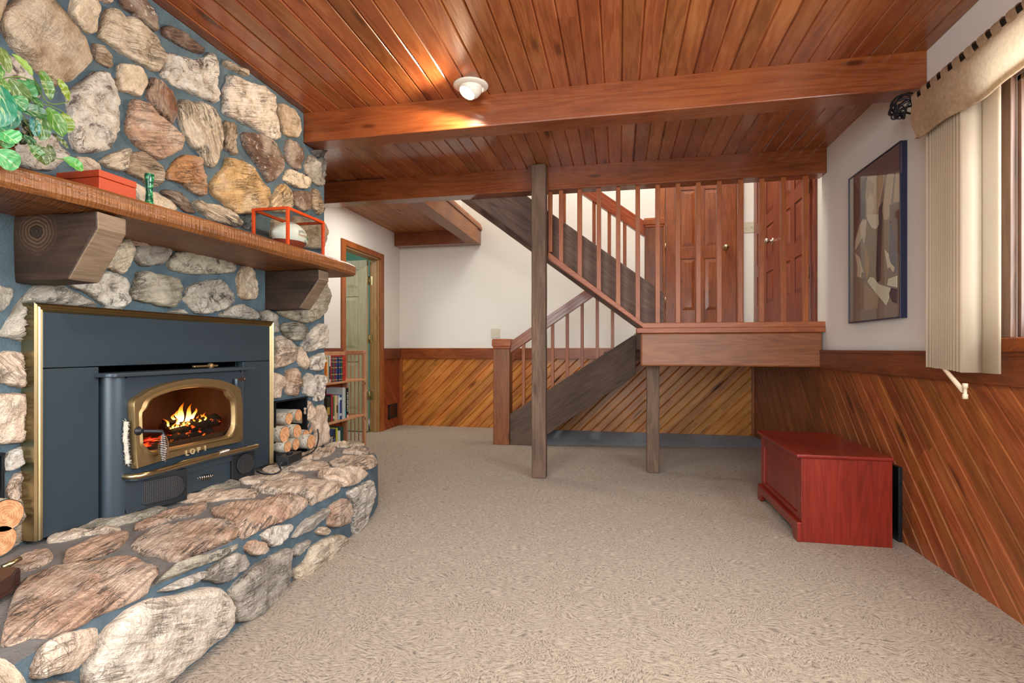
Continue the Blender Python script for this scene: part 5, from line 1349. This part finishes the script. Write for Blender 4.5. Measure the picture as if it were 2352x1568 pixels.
for i in range(9):                                   # arched line of worn grey print, no longer legible
    y = 2.303+.0068*i; z = fc.z+.022-.0004*(i-4)**2
    for w_, dz in ((.0016, 0), (.0010, .004)):
        q_ = [on_ball(y+(i % 2)*.001*dz*100, z+dz-.005), on_ball(y+w_+.001, z+dz-.005), on_ball(y+w_+.001, z+dz+.005), on_ball(y, z+dz+.005)]
        mb.f([p+Vector((.0008, 0, 0)) for p in q_])
mb.build('worn_print', 'ink_s', fb_)
mb = MB()
for y, z, r in ((2.378, fc.z+.004, .008), (2.384, fc.z-.003, .007), (2.373, fc.z+.013, .005)):
    p = on_ball(y, z); mb.f([(on_ball(y+r*math.cos(a), z+r*math.sin(a)).x+.001, y+r*math.cos(a), z+r*math.sin(a)) for a in [k*math.pi/4 for k in range(8)]])
mb.build('emblem', 'ink_g', fb_)
mb = MB(); pts = [on_ball(2.345+.0035*i, fc.z-.022+.006*math.sin(i*1.9)-.0006*i)+Vector((.0008, 0, 0)) for i in range(14)]; mb.tube(pts, .0006, 5); mb.build('signature', 'ink_k', fb_)
# basket with trailing pothos
pl = thing('potted_pothos', (-1.63, 1.06, MZ), 'green and cream variegated trailing plant in a wicker basket on the mantel', 'plant')
bc = Vector((-1.64, 1.045, MZ))
mb = MB()
for k in range(13):
    z = MZ+.006+.0105*k; r = .062+.020*math.sin(k/12*1.7); pts = []
    for i in range(61):
        a = 2*math.pi*i/60; rr = r+.003*math.sin(a*12+k*math.pi); pts.append((bc.x+rr*math.cos(a), bc.y+rr*math.sin(a), z))
    mb.tube(pts, .0058, 6, cap=False)
mb.lathe([(.05, 0), (.058, .01), (.078, .12), (.07, .13), (0, .125)], 20, Matrix.Translation(bc+Vector((0, 0, .001))), cap=False)
def wick():
    t = NT('brown_wicker'); v = t.obj(); n = t.noise(t.vm('MULTIPLY', v, (60., 60., 200.)), 1., 3)
    t.put(t.b.inputs['Base Color'], t.ramp(n, [(.3, '#2e1206'), (.55, '#6e3414'), (.8, '#a45e2c')])); t.b.inputs['Roughness'].default_value = .35; return t.m
M['wicker'] = wick()
mb.build('basket', 'wicker', pl)
mb = MB(); pts = [bc+Vector((0, -.08, .10)), bc+Vector((0, -.075, .2)), bc+Vector((0, -.02, .28)), bc+Vector((0, .05, .27)), bc+Vector((0, .08, .18)), bc+Vector((0, .082, .1))]
mb.tube(smooth_path(pts), .008, 8); mb.build('basket_handle', 'wicker', pl)
def leafmat():
    t = NT('variegated_leaf')
    a_ = t.new('ShaderNodeAttribute'); a_.attribute_name = 'leaf_uv'; b_ = t.new('ShaderNodeAttribute'); b_.attribute_name = 'leaf_tint'
    s = t.new('ShaderNodeSeparateXYZ'); t.l.new(a_.outputs['Vector'], s.inputs[0]); u, v, i = s.outputs
    w = t.math('ABSOLUTE', v); veins = t.noise(t.comb(t.math('ADD', t.math('MULTIPLY', u, 7.), t.math('MULTIPLY', w, -5.)), t.math('MULTIPLY', v, 2.), t.math('MULTIPLY', i, 9.)), 1., 3, .6)
    mask = t.math('MULTIPLY', t.smooth(veins, .52, .66), .42)
    mid = t.math('SUBTRACT', 1., t.smooth(w, .01, .06))
    col = t.mix(mask, b_.outputs['Color'], '#cfd8a4'); col = t.mix(t.math('MULTIPLY', mid, .6), col, '#c3cf98')
    t.put(t.b.inputs['Base Color'], col); t.b.inputs['Roughness'].default_value = .32; t.b.inputs['Subsurface Weight'].default_value = .0
    t.bump(veins, .15, .004); return t.m
M['leaf'] = leafmat()
LV = [  # base x, y, tip x, y, half-width (photo pixels), depth X, tint
 (0, 195, -8, 290, 28, -1.50, '#1d7a5a'), (24, 225, 2, 298, 24, -1.505, '#1c7d60'), (20, 222, 58, 252, 20, -1.53, '#3c8a4c'), (-2, 105, 22, 165, 10, -1.60, '#6a7f3c'),
 (28, 123, 78, 172, 9, -1.68, '#9fc45c'), (60, 235, 100, 160, 0, -1.62, '#5b8c2c'), (115, 230, 98, 160, 13, -1.60, '#4d7f24'), (158, 232, 136, 180, 9, -1.62, '#8ea81e'),
 (22, 180, 66, 240, 17, -1.60, '#5d7c3c'), (40, 182, 82, 226, 16, -1.62, '#3f9450'), (66, 180, 84, 222, 14, -1.64, '#4da25a'), (20, 238, 66, 240, 10, -1.55, '#2f7d4a'), (62, 218, 98, 248, 11, -1.6, '#2f6f35'),
 (40, 248, 112, 263, 14, -1.56, '#2c6a3c'), (110, 246, 146, 312, 17, -1.565, '#4f8a2e'), (92, 262, 98, 322, 17, -1.56, '#4c7c3e'), (76, 268, 84, 312, 10, -1.555, '#3a8a84'),
 (146, 258, 158, 305, 15, -1.60, '#7d9a1c'), (50, 310, 84, 340, 13, -1.56, '#1f5a36'), (66, 332, 104, 372, 13, -1.54, '#4d8040'), (82, 330, 108, 378, 16, -1.545, '#4a5c20'), (112, 330, 120, 372, 9, -1.58, '#4a5c24'),
 (145, 362, 194, 390, 14, -1.57, '#56b04c'), (4, 302, 38, 328, 22, -1.49, '#4fa860'), (-12, 345, 44, 386, 22, -1.49, '#5fb070'), (8, 320, 24, 340, 14, -1.52, '#4d9850'), (-6, 300, 16, 340, 16, -1.5, '#4fae68'),
 (70, 290, 50, 330, 11, -1.60, '#173f28'), (52, 275, 74, 300, 13, -1.62, '#173c26'), (120, 306, 160, 340, 6, -1.58, '#5a6e2c'), (0, 178, 14, 215, 12, -1.58, '#5d8a3c'), (-40, 250, -10, 330, 26, -1.52, '#2c8a5c'), (-50, 180, -20, 240, 24, -1.56, '#3c8a4c'), (-30, 130, -5, 180, 18, -1.6, '#4a8a3a'),
 (-70, 300, -40, 370, 24, -1.5, '#3f9a58')]
mb = MB(); uvs, tints = [], []
for li, (bx_, by_, tx, ty, hw, X, tint) in enumerate(LV):
    if not hw: continue
    a = at(bx_, by_, X=X); tip = at(tx, ty, X=X+rnd.uniform(.0, .03)); ax = tip-a; L = ax.length; ax.normalize()
    side = ax.cross(Vector((1, rnd.uniform(-.5, .2), rnd.uniform(-.2, .3))).normalized()).normalized(); nn = side.cross(ax).normalized()
    if nn.x < 0: nn = -nn
    W = hw*(at(1, 1, X=X)-at(0, 1, X=X)).length*1.05
    rows = []; c4 = tuple(q*.72 for q in lin(tint)[:3]) + (1,)
    for i in range(13):
        s = i/12; wv = W*min(1, 4.2*s**.75*(1-s)**.62*.62 + .04*(1-s)); row = []
        for j in range(9):
            v = -1+j/4; q = a + ax*L*s + side*wv*v + nn*(.004*L/.05*math.sin(s*3)*.6 + abs(v)*wv*.28 - s*s*L*.10 + .0015*math.sin(s*22+li))
            row.append(q); uvs.append((s, v, li*1.0)); tints.append(c4)
        rows.append(row)
    mb.grid(rows)
o = mb.build('foliage', 'leaf', pl)
q = o.data.attributes.new('leaf_uv', 'FLOAT_VECTOR', 'POINT'); q.data.foreach_set('vector', np.array(uvs, 'f').ravel())
q = o.data.attributes.new('leaf_tint', 'FLOAT_COLOR', 'POINT'); q.data.foreach_set('color', np.array(tints, 'f').ravel())
M['stem'] = plain('green_stem', '#6a8a3c', .5)
mb = MB()
for pth in (((0, 185, -1.63), (18, 178, -1.64), (50, 177, -1.64), (68, 185, -1.64)), ((20, 240, -1.6), (60, 240, -1.6), (100, 240, -1.61), (125, 247, -1.6), (146, 258, -1.6)), ((100, 345, -1.58), (125, 362, -1.58), (150, 366, -1.57)), ((78, 180, -1.63), (110, 236, -1.6), (158, 234, -1.62)), ((40, 250, -1.6), (60, 280, -1.59), (75, 320, -1.56), (84, 335, -1.55)), ((0, 250, -1.6), (-5, 280, -1.54), (5, 302, -1.5))):
    mb.tube(smooth_path([at(x, y, X=X) for x, y, X in pth], 5), .0016, 5)
mb.build('stems', 'stem', pl)
# ---------------------------------------------------------------- bookcase and books by the left door
bk = thing('bookcase', (-2.5, 4.4, 0), 'open light wood bookcase with slatted end beside the left doorway', 'bookcase')
bx0, bx1, by0, by1, bh = -2.685, -2.455, 3.55, 4.79, .945
def leg(x, y, w=.032):
    mb = MB(); mb.box((x, y, 0), (x+w, y+w, bh-.02)); mb.build('leg', 'shelfwood', bk, bevel=.004)
for y in (by0, by1-.032):
    leg(bx0, y); leg(bx1-.032, y)
    mb = MB(); mb.box((bx0, y+.004, bh-.045), (bx1, y+.028, bh)); mb.build('end_rail', 'shelfwood', bk, bevel=.006)
    for k in range(3):
        x = bx0+.032+(bx1-bx0-.064)*(k+1)/4
        mb = MB(); mb.tube([(x, y+.016, .05), (x, y+.016, bh-.04)], .005, 8); mb.build('dowel', 'shelfwood', bk)
SHZ = (.665, .318, .02)
for z in SHZ:
    mb = MB(); mb.box((bx0, by0+.002, z-.018), (bx1-.004, by1-.002, z)); mb.build('shelf', 'shelfwood', bk, bevel=.002)
for z in SHZ[:2]:
    mb = MB(); mb.box((bx0+.002, by0, z), (bx0+.012, by1, z+.05)); mb.build('back_rail', 'shelfwood', bk, bevel=.002)
    mb = MB(); mb.tube([(bx1-.003, by1-.028, z-.03), (bx1+.004, by1-.026, z-.045), (bx1-.002, by1-.024, z-.06), (bx1-.003, by1-.028, z-.075)], .003, 6); mb.build('latch', 'iron', bk)
mb = MB(); mb.box((bx0+.002, by0, bh-.05), (bx0+.02, by1, bh-.012)); mb.build('back_rail', 'shelfwood', bk, bevel=.002)
BM = {}
def bookmat(c):
    if c not in BM: BM[c] = plain('cover_'+c.strip('#'), c, .5, var=.05)
    return BM[c]
def book(y, w, h, d, z, col, label, group, band=None, lean=0., title=None):
    xf = -2.475 - rnd.uniform(0, .012)
    o = thing('book', (xf-d/2, y+w/2, z), label, 'book', group)
    m_ = Matrix.Translation((0, y, z)) @ Matrix.Rotation(lean, 4, 'X')
    mb = MB(); t = .0025
    mb.box((xf-d, 0, 0), (xf, t, h), m_); mb.box((xf-d, w-t, 0), (xf, w, h), m_); mb.box((xf-t*1.4, 0, 0), (xf, w, h), m_)
    mb.build('cover', bookmat(col), o, bevel=.0008)
    mb = MB(); mb.box((xf-d+.004, t, .003), (xf-t*1.4, w-t, h-.004), m_); mb.build('pages', bookmat('#d8ccb4'), o)
    if band:
        mb = MB()
        for a, b in band[1]: mb.box((xf+.0001, .001, h*a), (xf+.0007, w-.001, h*b), m_)
        mb.build('spine_band', bookmat(band[0]), o)
    if title:
        mb = MB()
        for i in range(11): mb.box((xf+.0001, w*.3, h*(.22+.06*i)), (xf+.0008, w*.7, h*(.22+.06*i)+h*(.028+.012*(i % 3))), m_)
        mb.build('title_lettering', bookmat(title), o)
G = ('books on the top shelf of the bookcase', 'books on the middle shelf of the bookcase', 'books on the bottom shelf of the bookcase')
gold = ('#b89a5c', [(.06, .09), (.28, .31), (.55, .58), (.78, .81), (.92, .95)])
y = 4.105
for (w, h, c, lab, band) in [(.02, .20, '#e07a28', 'orange book at the near end of the top shelf', None), (.022, .22, '#d8c088', 'cream book second from the stone wall on the top shelf', None), (.024, .235, '#c8c8c4', 'book with grey upper and dark lower spine on the top shelf', ('#2c2a28', [(.12, .6)])), (.014, .215, '#c02838', 'thin bright red book next to the grey and dark one', None),
        (.032, .225, '#7c1c34', 'first maroon gilt-banded book of the top shelf', gold), (.03, .22, '#3c4c44', 'grey-green gilt book between the two maroon ones', gold), (.034, .22, '#681c3c', 'second maroon gilt-banded book of the top shelf, beside the blue ones', gold), (.026, .22, '#34507c', 'slate blue gilt book of the top shelf', gold), (.034, .22, '#1c3c6c', 'dark blue gilt book of the top shelf', gold), (.034, .22, '#1c4a40', 'dark green gilt book beside the broad red one', gold), (.056, .23, '#b02420', 'broad bright red book ending the top shelf row', ('#7c1814', [(.2, .23), (.5, .53), (.8, .83)]))]:
    book(y, w-.001, h, .15, SHZ[0]+.001, c, lab, G[0], band); y += w
y = 4.12
for (w, h, c, lab, band, ti) in [(.05, .22, '#2c2c20', 'dark olive book nearest the stones on the middle shelf', ('#a08838', [(.3, .6)]), None), (.026, .235, '#22242c', 'black book left of the red one on the middle shelf', None, None), (.030, .24, '#b02838', 'crimson book on the middle shelf', None, None), (.022, .215, '#5c7448', 'slim green book on the middle shelf', ('#d8d0b4', [(.1, .2)]), None), (.034, .225, '#cdb88c', 'tan cloth book on the middle shelf', None, None), (.026, .222, '#c8b098', 'beige book with dark title on the middle shelf', ('#5c4030', [(.3, .6)]), None), (.026, .22, '#a8c8d8', 'pale blue book on the middle shelf', ('#e8e8e0', [(.7, .9)]), None), (.034, .222, '#20387c', 'royal blue book on the middle shelf', ('#c8d0e0', [(.15, .25), (.8, .9)]), None), (.05, .285, '#bcc4c4', 'tall thick pale grey book on the middle shelf', None, None), (.03, .28, '#9ab088', 'tall pale green book with turquoise foot on the middle shelf', ('#48b0b8', [(.02, .3)]), None), (.036, .275, '#15161a', 'tall black book with white lettering ending the middle shelf row', ('#d8a8a0', [(.0, .1)]), '#e0e0dc')]:
    book(y, w-.001, h, .16, SHZ[1]+.001, c, lab, G[1], band, 0, ti); y += w
y = 4.10
for (w, h, c, lab, band) in [(.02, .16, '#2a2830', 'small dark book nearest the stones on the bottom shelf', None), (.022, .165, '#3c3028', 'small brown book on the bottom shelf', gold), (.022, .165, '#28486c', 'small blue book on the bottom shelf', gold), (.022, .168, '#4c6a80', 'small grey-blue book on the bottom shelf', gold), (.022, .165, '#b8a890', 'small tan book on the bottom shelf', None), (.026, .17, '#24283c', 'small navy book right of the tan one on the bottom shelf', gold), (.034, .225, '#4c5c88', 'tall slate-blue picture book on the bottom shelf', ('#202028', [(.65, .98)])), (.022, .23, '#d8d848', 'tall yellow-green edged book on the bottom shelf', ('#e8e8d8', [(.0, .4)])), (.045, .20, '#d0d4d0', 'pale grey book beside the dark green ones on the bottom shelf', None), (.03, .225, '#1c5048', 'first dark green book of the bottom shelf', None), (.036, .225, '#143c38', 'last and darkest green book of the bottom shelf', None)]:
    book(y, w-.001, h, .15, SHZ[2]+.001, c, lab, G[2], band); y += w

# ---------------------------------------------------------------- red blanket chest and the black panel behind it
ch = thing('blanket_chest', (1.08, 3.24, 0), 'low cherry-red wooden blanket chest with bracket feet against the diagonal panelling', 'chest')
cx0, cx1, cy0, cy1, ct = .872, 1.287, 2.842, 3.60, .418
mb = MB(); mb.box((cx0+.012, cy0+.0, .0), (cx1, cy0+.018, ct)); mb.build('side_panel', 'chest', ch, bevel=.002)
mb = MB(); mb.box((cx0+.012, cy1-.018, .0), (cx1, cy1, ct)); mb.build('side_panel', 'chest', ch, bevel=.002)
mb = MB(); mb.box((cx1-.012, cy0+.018, .04), (cx1-.002, cy1-.018, ct)); mb.build('back_panel', 'chest', ch)
mb = MB(); f0, f1 = cx0+.012, cx0+.03
mb.box((f0, cy0+.0185, .07), (f1, cy0+.065, ct)); mb.box((f0, cy1-.065, .07), (f1, cy1-.0185, ct)); mb.box((f0, cy0+.065, ct-.075), (f1, cy1-.065, ct)); mb.box((f0, cy0+.065, .07), (f1, cy1-.065, .125)); mb.box((f0+.010, cy0+.06, .12), (f1, cy1-.06, ct-.07))
mb.build('front_panel', 'chest', ch, bevel=.004)
mb = MB()
zt, ft = .098, .085
prof = [(cy0-.006, 0), (cy0+.055, 0), (cy0+.075, .02), (cy0+.085, .045), (cy0+.12, .05), (cy1-.12, .05), (cy1-.085, .045), (cy1-.075, .02), (cy1-.055, 0), (cy1+.006, 0), (cy1+.006, zt), (cy0-.006, zt)]
mb.prism(prof, 0, cx0-.008, cx0+.0118); mb.build('bracket_foot', 'chest', ch, bevel=.004)
mb = MB(); mb.box((cx0-.012, cy0-.012, ct+.0005), (cx1+.004, cy1+.012, ct+.019)); mb.build('lid', 'chesttop', ch, bevel=.006, seg=3)
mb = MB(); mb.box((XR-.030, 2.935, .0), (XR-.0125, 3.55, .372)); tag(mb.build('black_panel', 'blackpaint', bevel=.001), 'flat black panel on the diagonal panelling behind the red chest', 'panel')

# ---------------------------------------------------------------- framed print
pic = thing('framed_print', (XR-.02, 3.2, 1.11), 'tall framed print of a seated figure in browns on the white right wall', 'picture')
py0, py1, pz0, pz1, pt = 2.915, 3.515, 1.112, 1.985, .032
PXF = XR-pt
mb = MB(); w = .008
mb.box((PXF, py0, pz0), (XR-.001, py0+w, pz1)); mb.box((PXF, py1-w, pz0), (XR-.001, py1, pz1)); mb.box((PXF, py0+w, pz0), (XR-.001, py1-w, pz0+w)); mb.box((PXF, py0+w, pz1-w), (XR-.001, py1-w, pz1)); mb.box((XR-.006, py0+w, pz0+w), (XR-.001, py1-w, pz1-w))
mb.build('frame', 'navy', pic, bevel=.001)
def printmat(c):
    k = [min(255, int(int(c[i:i+2], 16)*1.14)) for i in (1, 3, 5)]
    return plain('print_'+c.strip('#'), '#%02x%02x%02x' % tuple(k), .55, var=.04)
# the print is built from flat paper shapes; the outlines come from the picture itself
def pz(zx, zy):
    p = at(zx/3.4086+1930, zy/3.4086+300, X=PXF+.006); return p.y, p.z
mb = MB(); mb.f([(PXF+.006, py0+w, pz0+w), (PXF+.006, py0+w, pz1-w), (PXF+.006, py1-w, pz1-w), (PXF+.006, py1-w, pz0+w)]); mb.build('mat_paper', printmat('#8f7468'), pic)
SH = [('#7d5c58', '105,365 480,100 480,330 215,360 200,600 180,700 120,830 105,900'),
      ('#6b4038', '110,400 150,470 160,600 140,760 115,860 108,600'),
      ('#4a3438', '200,360 215,380 200,600 195,690 170,720 155,650 160,500 180,400'),
      ('#c9a888', '215,360 340,345 335,430 315,530 300,640 250,660 205,660 200,500'),
      ('#c9a888', '370,340 420,333 410,420 390,590 380,680 350,740 330,620 345,520'),
      ('#c4a482', '437,328 478,322 475,556 418,558'),
      ('#8a6e54', '195,750 300,760 300,1180 220,1190 195,1000'),
      ('#46303a', '305,600 335,560 325,800 318,1170 290,1190 280,1100 295,800'),
      ('#8c7058', '345,700 385,690 380,940 360,1010 355,1200 320,1190 325,900'),
      ('#6b5e68', '388,700 420,760 440,900 445,960 440,1090 420,1130 385,1000 385,800'),
      ('#7a5a50', '388,580 478,560 478,960 447,960 425,800 392,690'),
      ('#d9bfa4', '215,540 230,490 260,510 268,600 250,650 215,660'),
      ('#b59474', '205,400 235,380 265,420 262,500 235,470 215,520'),
      ('#e0cab0', '208,660 300,650 305,730 285,770 250,760 215,700'),
      ('#d8c0a4', '155,740 180,690 205,700 200,830 185,880 175,830 120,930 125,850'),
      ('#d4baa0', '120,960 150,990 165,1060 185,1110 165,1100 160,1150 135,1140 138,1060'),
      ('#e0cab0', '350,925 375,960 400,1040 430,1070 420,1110 385,1060 375,1080 360,1000'),
      ('#b08c58', '195,900 225,1000 225,1100 210,1160 195,1080'),
      ('#e4d2b8', '215,1180 235,1145 265,1150 300,1200 395,1230 375,1330 360,1365 300,1290 250,1230'),
      ('#e4d2b8', '380,1160 446,1135 446,1225 370,1210'),
      ('#4a2c38', '400,1230 448,1240 448,1355 410,1340 385,1280'),
      ('#7d6450', '120,1150 195,1170 190,1390 120,1395'),
      ('#9a7e68', '190,1190 300,1290 290,1390 188,1405')]
for i, (c, txt) in enumerate(SH):
    mb = MB(); q = [pz(*[float(v) for v in s.split(',')]) for s in txt.split()]
    mb.prism(q, 0, PXF+.0045-.00005*i, PXF+.006); mb.build('print_shape', printmat(c), pic)
mb = MB(); mb.box((PXF+.002, py0+w, pz0+w), (PXF+.0035, py1-w, pz1-w)); mb.build('glass_pane', 'glass', pic)

# ---------------------------------------------------------------- window dressing
RXc, RZc = 1.262, 2.058
rod = thing('curtain_rod', (RXc, 1.8, RZc), 'black wrought-iron curtain rod with cage finial above the window', 'curtain rod')
mb = MB(); mb.tube([(RXc, 2.62, RZc), (RXc, -.6, RZc)], .011, 12); mb.build('pole', 'iron', rod)
for y in (2.50, -.4):
    mb = MB(); mb.tube([(RXc, y, RZc-.012), (XR-.02, y, RZc-.012), (XR-.004, y, RZc-.03)], .006, 8); mb.box((XR-.006, y-.015, RZc-.06), (XR, y+.015, RZc+.02)); mb.build('bracket', 'iron', rod)
mb = MB(); fc_ = Vector((RXc, 2.685, RZc))
for k in range(8):
    a = 2*math.pi*k/8; pts = []
    for i in range(17):
        t = math.pi*i/16; r = .052*math.sin(t); pts.append(fc_ + Vector((r*math.cos(a+t*.5), -.062*math.cos(t), r*math.sin(a+t*.5))))
    mb.tube(pts, .0048, 6)
for k in range(6):
    a = 2*math.pi*k/6; c = fc_ + Vector((.022*math.cos(a), .058, .022*math.sin(a))); mb.tube([c+Vector((.014*math.cos(b), .004*math.sin(2*b), .014*math.sin(b))) for b in [2*math.pi*i/12 for i in range(13)]], .004, 6)
mb.build('finial', 'iron', rod)
def burlap():
    t = NT('woven_valance_fabric'); v = t.obj(); s = t.new('ShaderNodeSeparateXYZ'); t.l.new(v, s.inputs[0])
    a = t.math('SINE', t.math('MULTIPLY', s.outputs[1], 1300.)); b = t.math('SINE', t.math('MULTIPLY', s.outputs[2], 1300.)); wv = t.math('MULTIPLY', a, b)
    n = t.noise(v, 60., 3)
    t.put(t.b.inputs['Base Color'], t.ramp(t.math('ADD', t.math('MULTIPLY', wv, .12), n), [(.3, '#a5876c'), (.55, '#c3a586'), (.8, '#d6bc9e')])); t.b.inputs['Roughness'].default_value = .9
    tl_ = t.new('ShaderNodeBsdfTranslucent'); tl_.inputs[0].default_value = lin('#e6cfae'); mx = t.new('ShaderNodeMixShader'); mx.inputs[0].default_value = .28
    t.l.new(t.b.outputs[0], mx.inputs[1]); t.l.new(tl_.outputs[0], mx.inputs[2]); t.l.new(mx.outputs[0], t.n['Material Output'].inputs[0])
    t.bump(wv, .5, .003); return t.m
M['burlap'] = burlap()
va = thing('valance', (RXc, 1.8, 1.87), 'tan woven tab-top valance hanging from the black rod above the blinds', 'valance')
mb = MB(); rows = []
def vx(y, s): return RXc + .014*math.sin(y*9.5)*s + .006*math.sin(y*23+1)*s - .004
ztop, zbot = 2.040, 1.862
YV0, YV1 = 2.598, -.55
for i in range(200):
    y = YV0 + (YV1-YV0)*i/199; row = []
    for j in range(13):
        s = j/12; z = ztop + (zbot + .002*math.sin(y*14) - ztop)*s; yy = y - (.055*s*s*max(0, 1-(YV0-y)/.12) if YV0-y < .12 else 0)
        row.append((vx(y, .3+.7*s) - (.010*math.sin(s*math.pi)), yy, z))
    row += [(vx(y, 1)+.006, y-(.055*max(0, 1-(YV0-y)/.12)), row[-1][2]-.004), (vx(y, 1)+.012, y, row[-1][2]+.016)]
    rows.append(row)
mb.grid(rows); mb.build('panel', 'burlap', va)
yy = YV0
k = 0
while yy > YV1+.05:
    mb = MB(); w_ = .046; rr = .0145; rows = []
    pr = [(vx(yy, .3)-.0035, ztop-.012), (RXc-rr, RZc-.006)] + [(RXc-rr*math.cos(a), RZc+rr*math.sin(a)) for a in [math.pi*i/8 for i in range(9)]] + [(RXc+rr, RZc-.006), (vx(yy, .3)+.003, ztop-.012)]
    for i in range(5):
        q = yy - w_*i/4; rows.append([(x, q, z+.0015*math.sin(i*2)) for x, z in pr])
    mb.grid(rows); mb.build('tab', 'burlap', va); yy -= .0715; k += 1
bl = thing('vertical_blind', (1.32, 2.3, .88), 'stack of cream vertical blind vanes drawn to the far side of the window', 'blind')
HZ = 1.985
mb = MB(); mb.box((XR-.085, WY0-.05, HZ-.02), (XR-.045, 2.56, HZ+.02)); mb.build('headrail', 'cream', bl, bevel=.003)
vanes = [(2.535, 86, 0.), (2.508, 84, .0), (2.486, 82, .002), (2.470, 80, .003), (2.455, 80, .003), (2.441, 79, .003), (2.427, 79, .004), (2.414, 78, .004), (2.401, 78, .005), (2.389, 77, .005), (2.376, 76, .006), (2.362, 75, .007), (2.345, 79, .009), (2.326, 81, .011), (2.306, 83, .013), (2.211, 4, .012)]
for (y, ang, dz) in vanes:
    a = math.radians(ang); hw = .0445; mb = MB(); c = Vector((XR-.066, y, 0)); d = Vector((-math.sin(a), math.cos(a), 0)); n_ = Vector((-d.y, d.x, 0)); rows = []
    for z in (.882-dz, 1.2, 1.6, HZ-.022):
        rows.append([c + d*hw*(-1+j/4) + n_*(.006*(1-(-1+j/4)**2)) + Vector((0, 0, z)) for j in range(9)])
    mb.grid(rows); o = mb.build('vane', 'vane', bl); sm = o.modifiers.new('t', 'SOLIDIFY'); sm.thickness = .0012
mb = MB(); a = at(2170, 848, X=1.29); b = at(2212, 897, X=1.25); mb.tube([a+Vector((0, 0, .1)), a, b], .0085, 10); mb.lathe([(.007, -.03), (.009, -.028), (.009, -.012), (.006, -.01), (.006, .01), (.009, .012), (.009, .026), (.007, .028)], 10, Matrix.Translation(b+Vector((0, -.012, 0)))); mb.build('wand', 'cream', bl)

# ---------------------------------------------------------------- small fittings
def plate(name, c, w, h, axis, label, cat, kind):
    """wall plate centred at c; axis 'Y' faces the room from the back wall, 'X' faces from the left wall"""
    o = thing(name, c, label, cat); mb = MB(); t = .006
    mb.box((c[0]-w/2, c[1]-t, c[2]-h/2), (c[0]+w/2, c[1], c[2]+h/2)); mb.build('cover_plate', 'plastic', o, bevel=.002)
    for dx in (-w/4, w/4):
        mb = MB()
        mb.box((c[0]+dx-.004, c[1]-t-.010, c[2]-.004), (c[0]+dx+.004, c[1]-t, c[2]+.012)); mb.build('toggle', 'plastic', o, bevel=.001)
plate('light_switch', (-1.476, YB, 1.148), .115, .115, 'Y', 'ivory double switch plate on the far wall just above the lower newel post', 'switch', 0)
plate('light_switch', (1.389, YB, 2.30), .118, .118, 'Y', 'ivory double switch plate on the wall strip between the two upstairs doors', 'switch', 0)
# heating register low on the left wall beside the doorway
hv = thing('wall_register', (XL+.012, 5.94, .2), 'small dark metal heating register low on the panelling beside the doorway', 'vent')
mb = MB(); y0, y1, z0, z1 = 5.835, 6.08, .118, .288
mb.box((XL+.011, y0, z0), (XL+.022, y0+.018, z1)); mb.box((XL+.011, y1-.018, z0), (XL+.022, y1, z1)); mb.box((XL+.011, y0, z0), (XL+.022, y1, z0+.018)); mb.box((XL+.011, y0, z1-.018), (XL+.022, y1, z1)); mb.build('frame', 'iron', hv, bevel=.001)
mb = MB()
for i in range(9): z = z0+.022+.0145*i; mb.box((XL+.011, y0+.018, z), (XL+.018, y1-.018, z+.005))
mb.build('louvres', 'black', hv)
# recessed eyeball lamp in the board ceiling and a second one in the hall ceiling
def eyeball(c, tilt, label, energy):
    o = thing('recessed_light', c, label, 'light'); c = Vector(c)
    mb = MB(); mb.lathe([(.064, -.002), (.060, -.010), (.066, -.012), (.085, -.007), (.091, -.002), (.091, .0005)], 40, Matrix.Translation(c), cap=False); mb.build('trim_ring', 'whitemetal', o)
    rot = Matrix.Translation(c+Vector((0, 0, -.006))) @ Vector(tilt).normalized().to_track_quat('-Z', 'Y').to_matrix().to_4x4()
    mb = MB(); R = .061; prof = [(R*math.cos(a), -R*math.sin(a)) for a in [math.radians(q) for q in range(-20, 46, 6)]] + [(.044, -.046), (.040, -.040)]
    mb.lathe(prof, 36, rot, cap=False); eb = mb.build('eyeball', 'whitemetal', o)
    mb = MB(); mb.lathe([(.0, -.052), (.020, -.050), (.036, -.044), (.040, -.034), (.0, -.03)], 30, rot, cap=False); mb.build('bulb', 'lamp', o)
    d = Vector(tilt).normalized(); p = c + Vector((0, 0, -.006)) + d*.066
    spot('eyeball_beam', p, p+d, energy, (1.0, .80, .56), 177, .2, .03)
    return o
M['whitemetal'] = plain('white_enamel', '#e6dccb', .4, var=.02)
eyeball((-.76, 2.632, ZC-.001), (-.36, -.36, -.86), 'lit white eyeball spotlight recessed in the board ceiling in front of the long beam', 38)
hl = thing('recessed_light', (-2.05, 4.72, ZH), 'small lit recessed light in the hall ceiling just past the second beam', 'light')
mb = MB(); mb.lathe([(.045, .0), (.050, -.004), (.072, -.006), (.078, .0)], 30, Matrix.Translation((-2.05, 4.72, ZH)), cap=False); mb.build('trim_ring', 'whitemetal', hl)
mb = MB(); mb.lathe([(.0, -.003), (.044, -.002)], 24, Matrix.Translation((-2.05, 4.72, ZH)), cap=False); mb.build('bulb', 'lamp', hl)
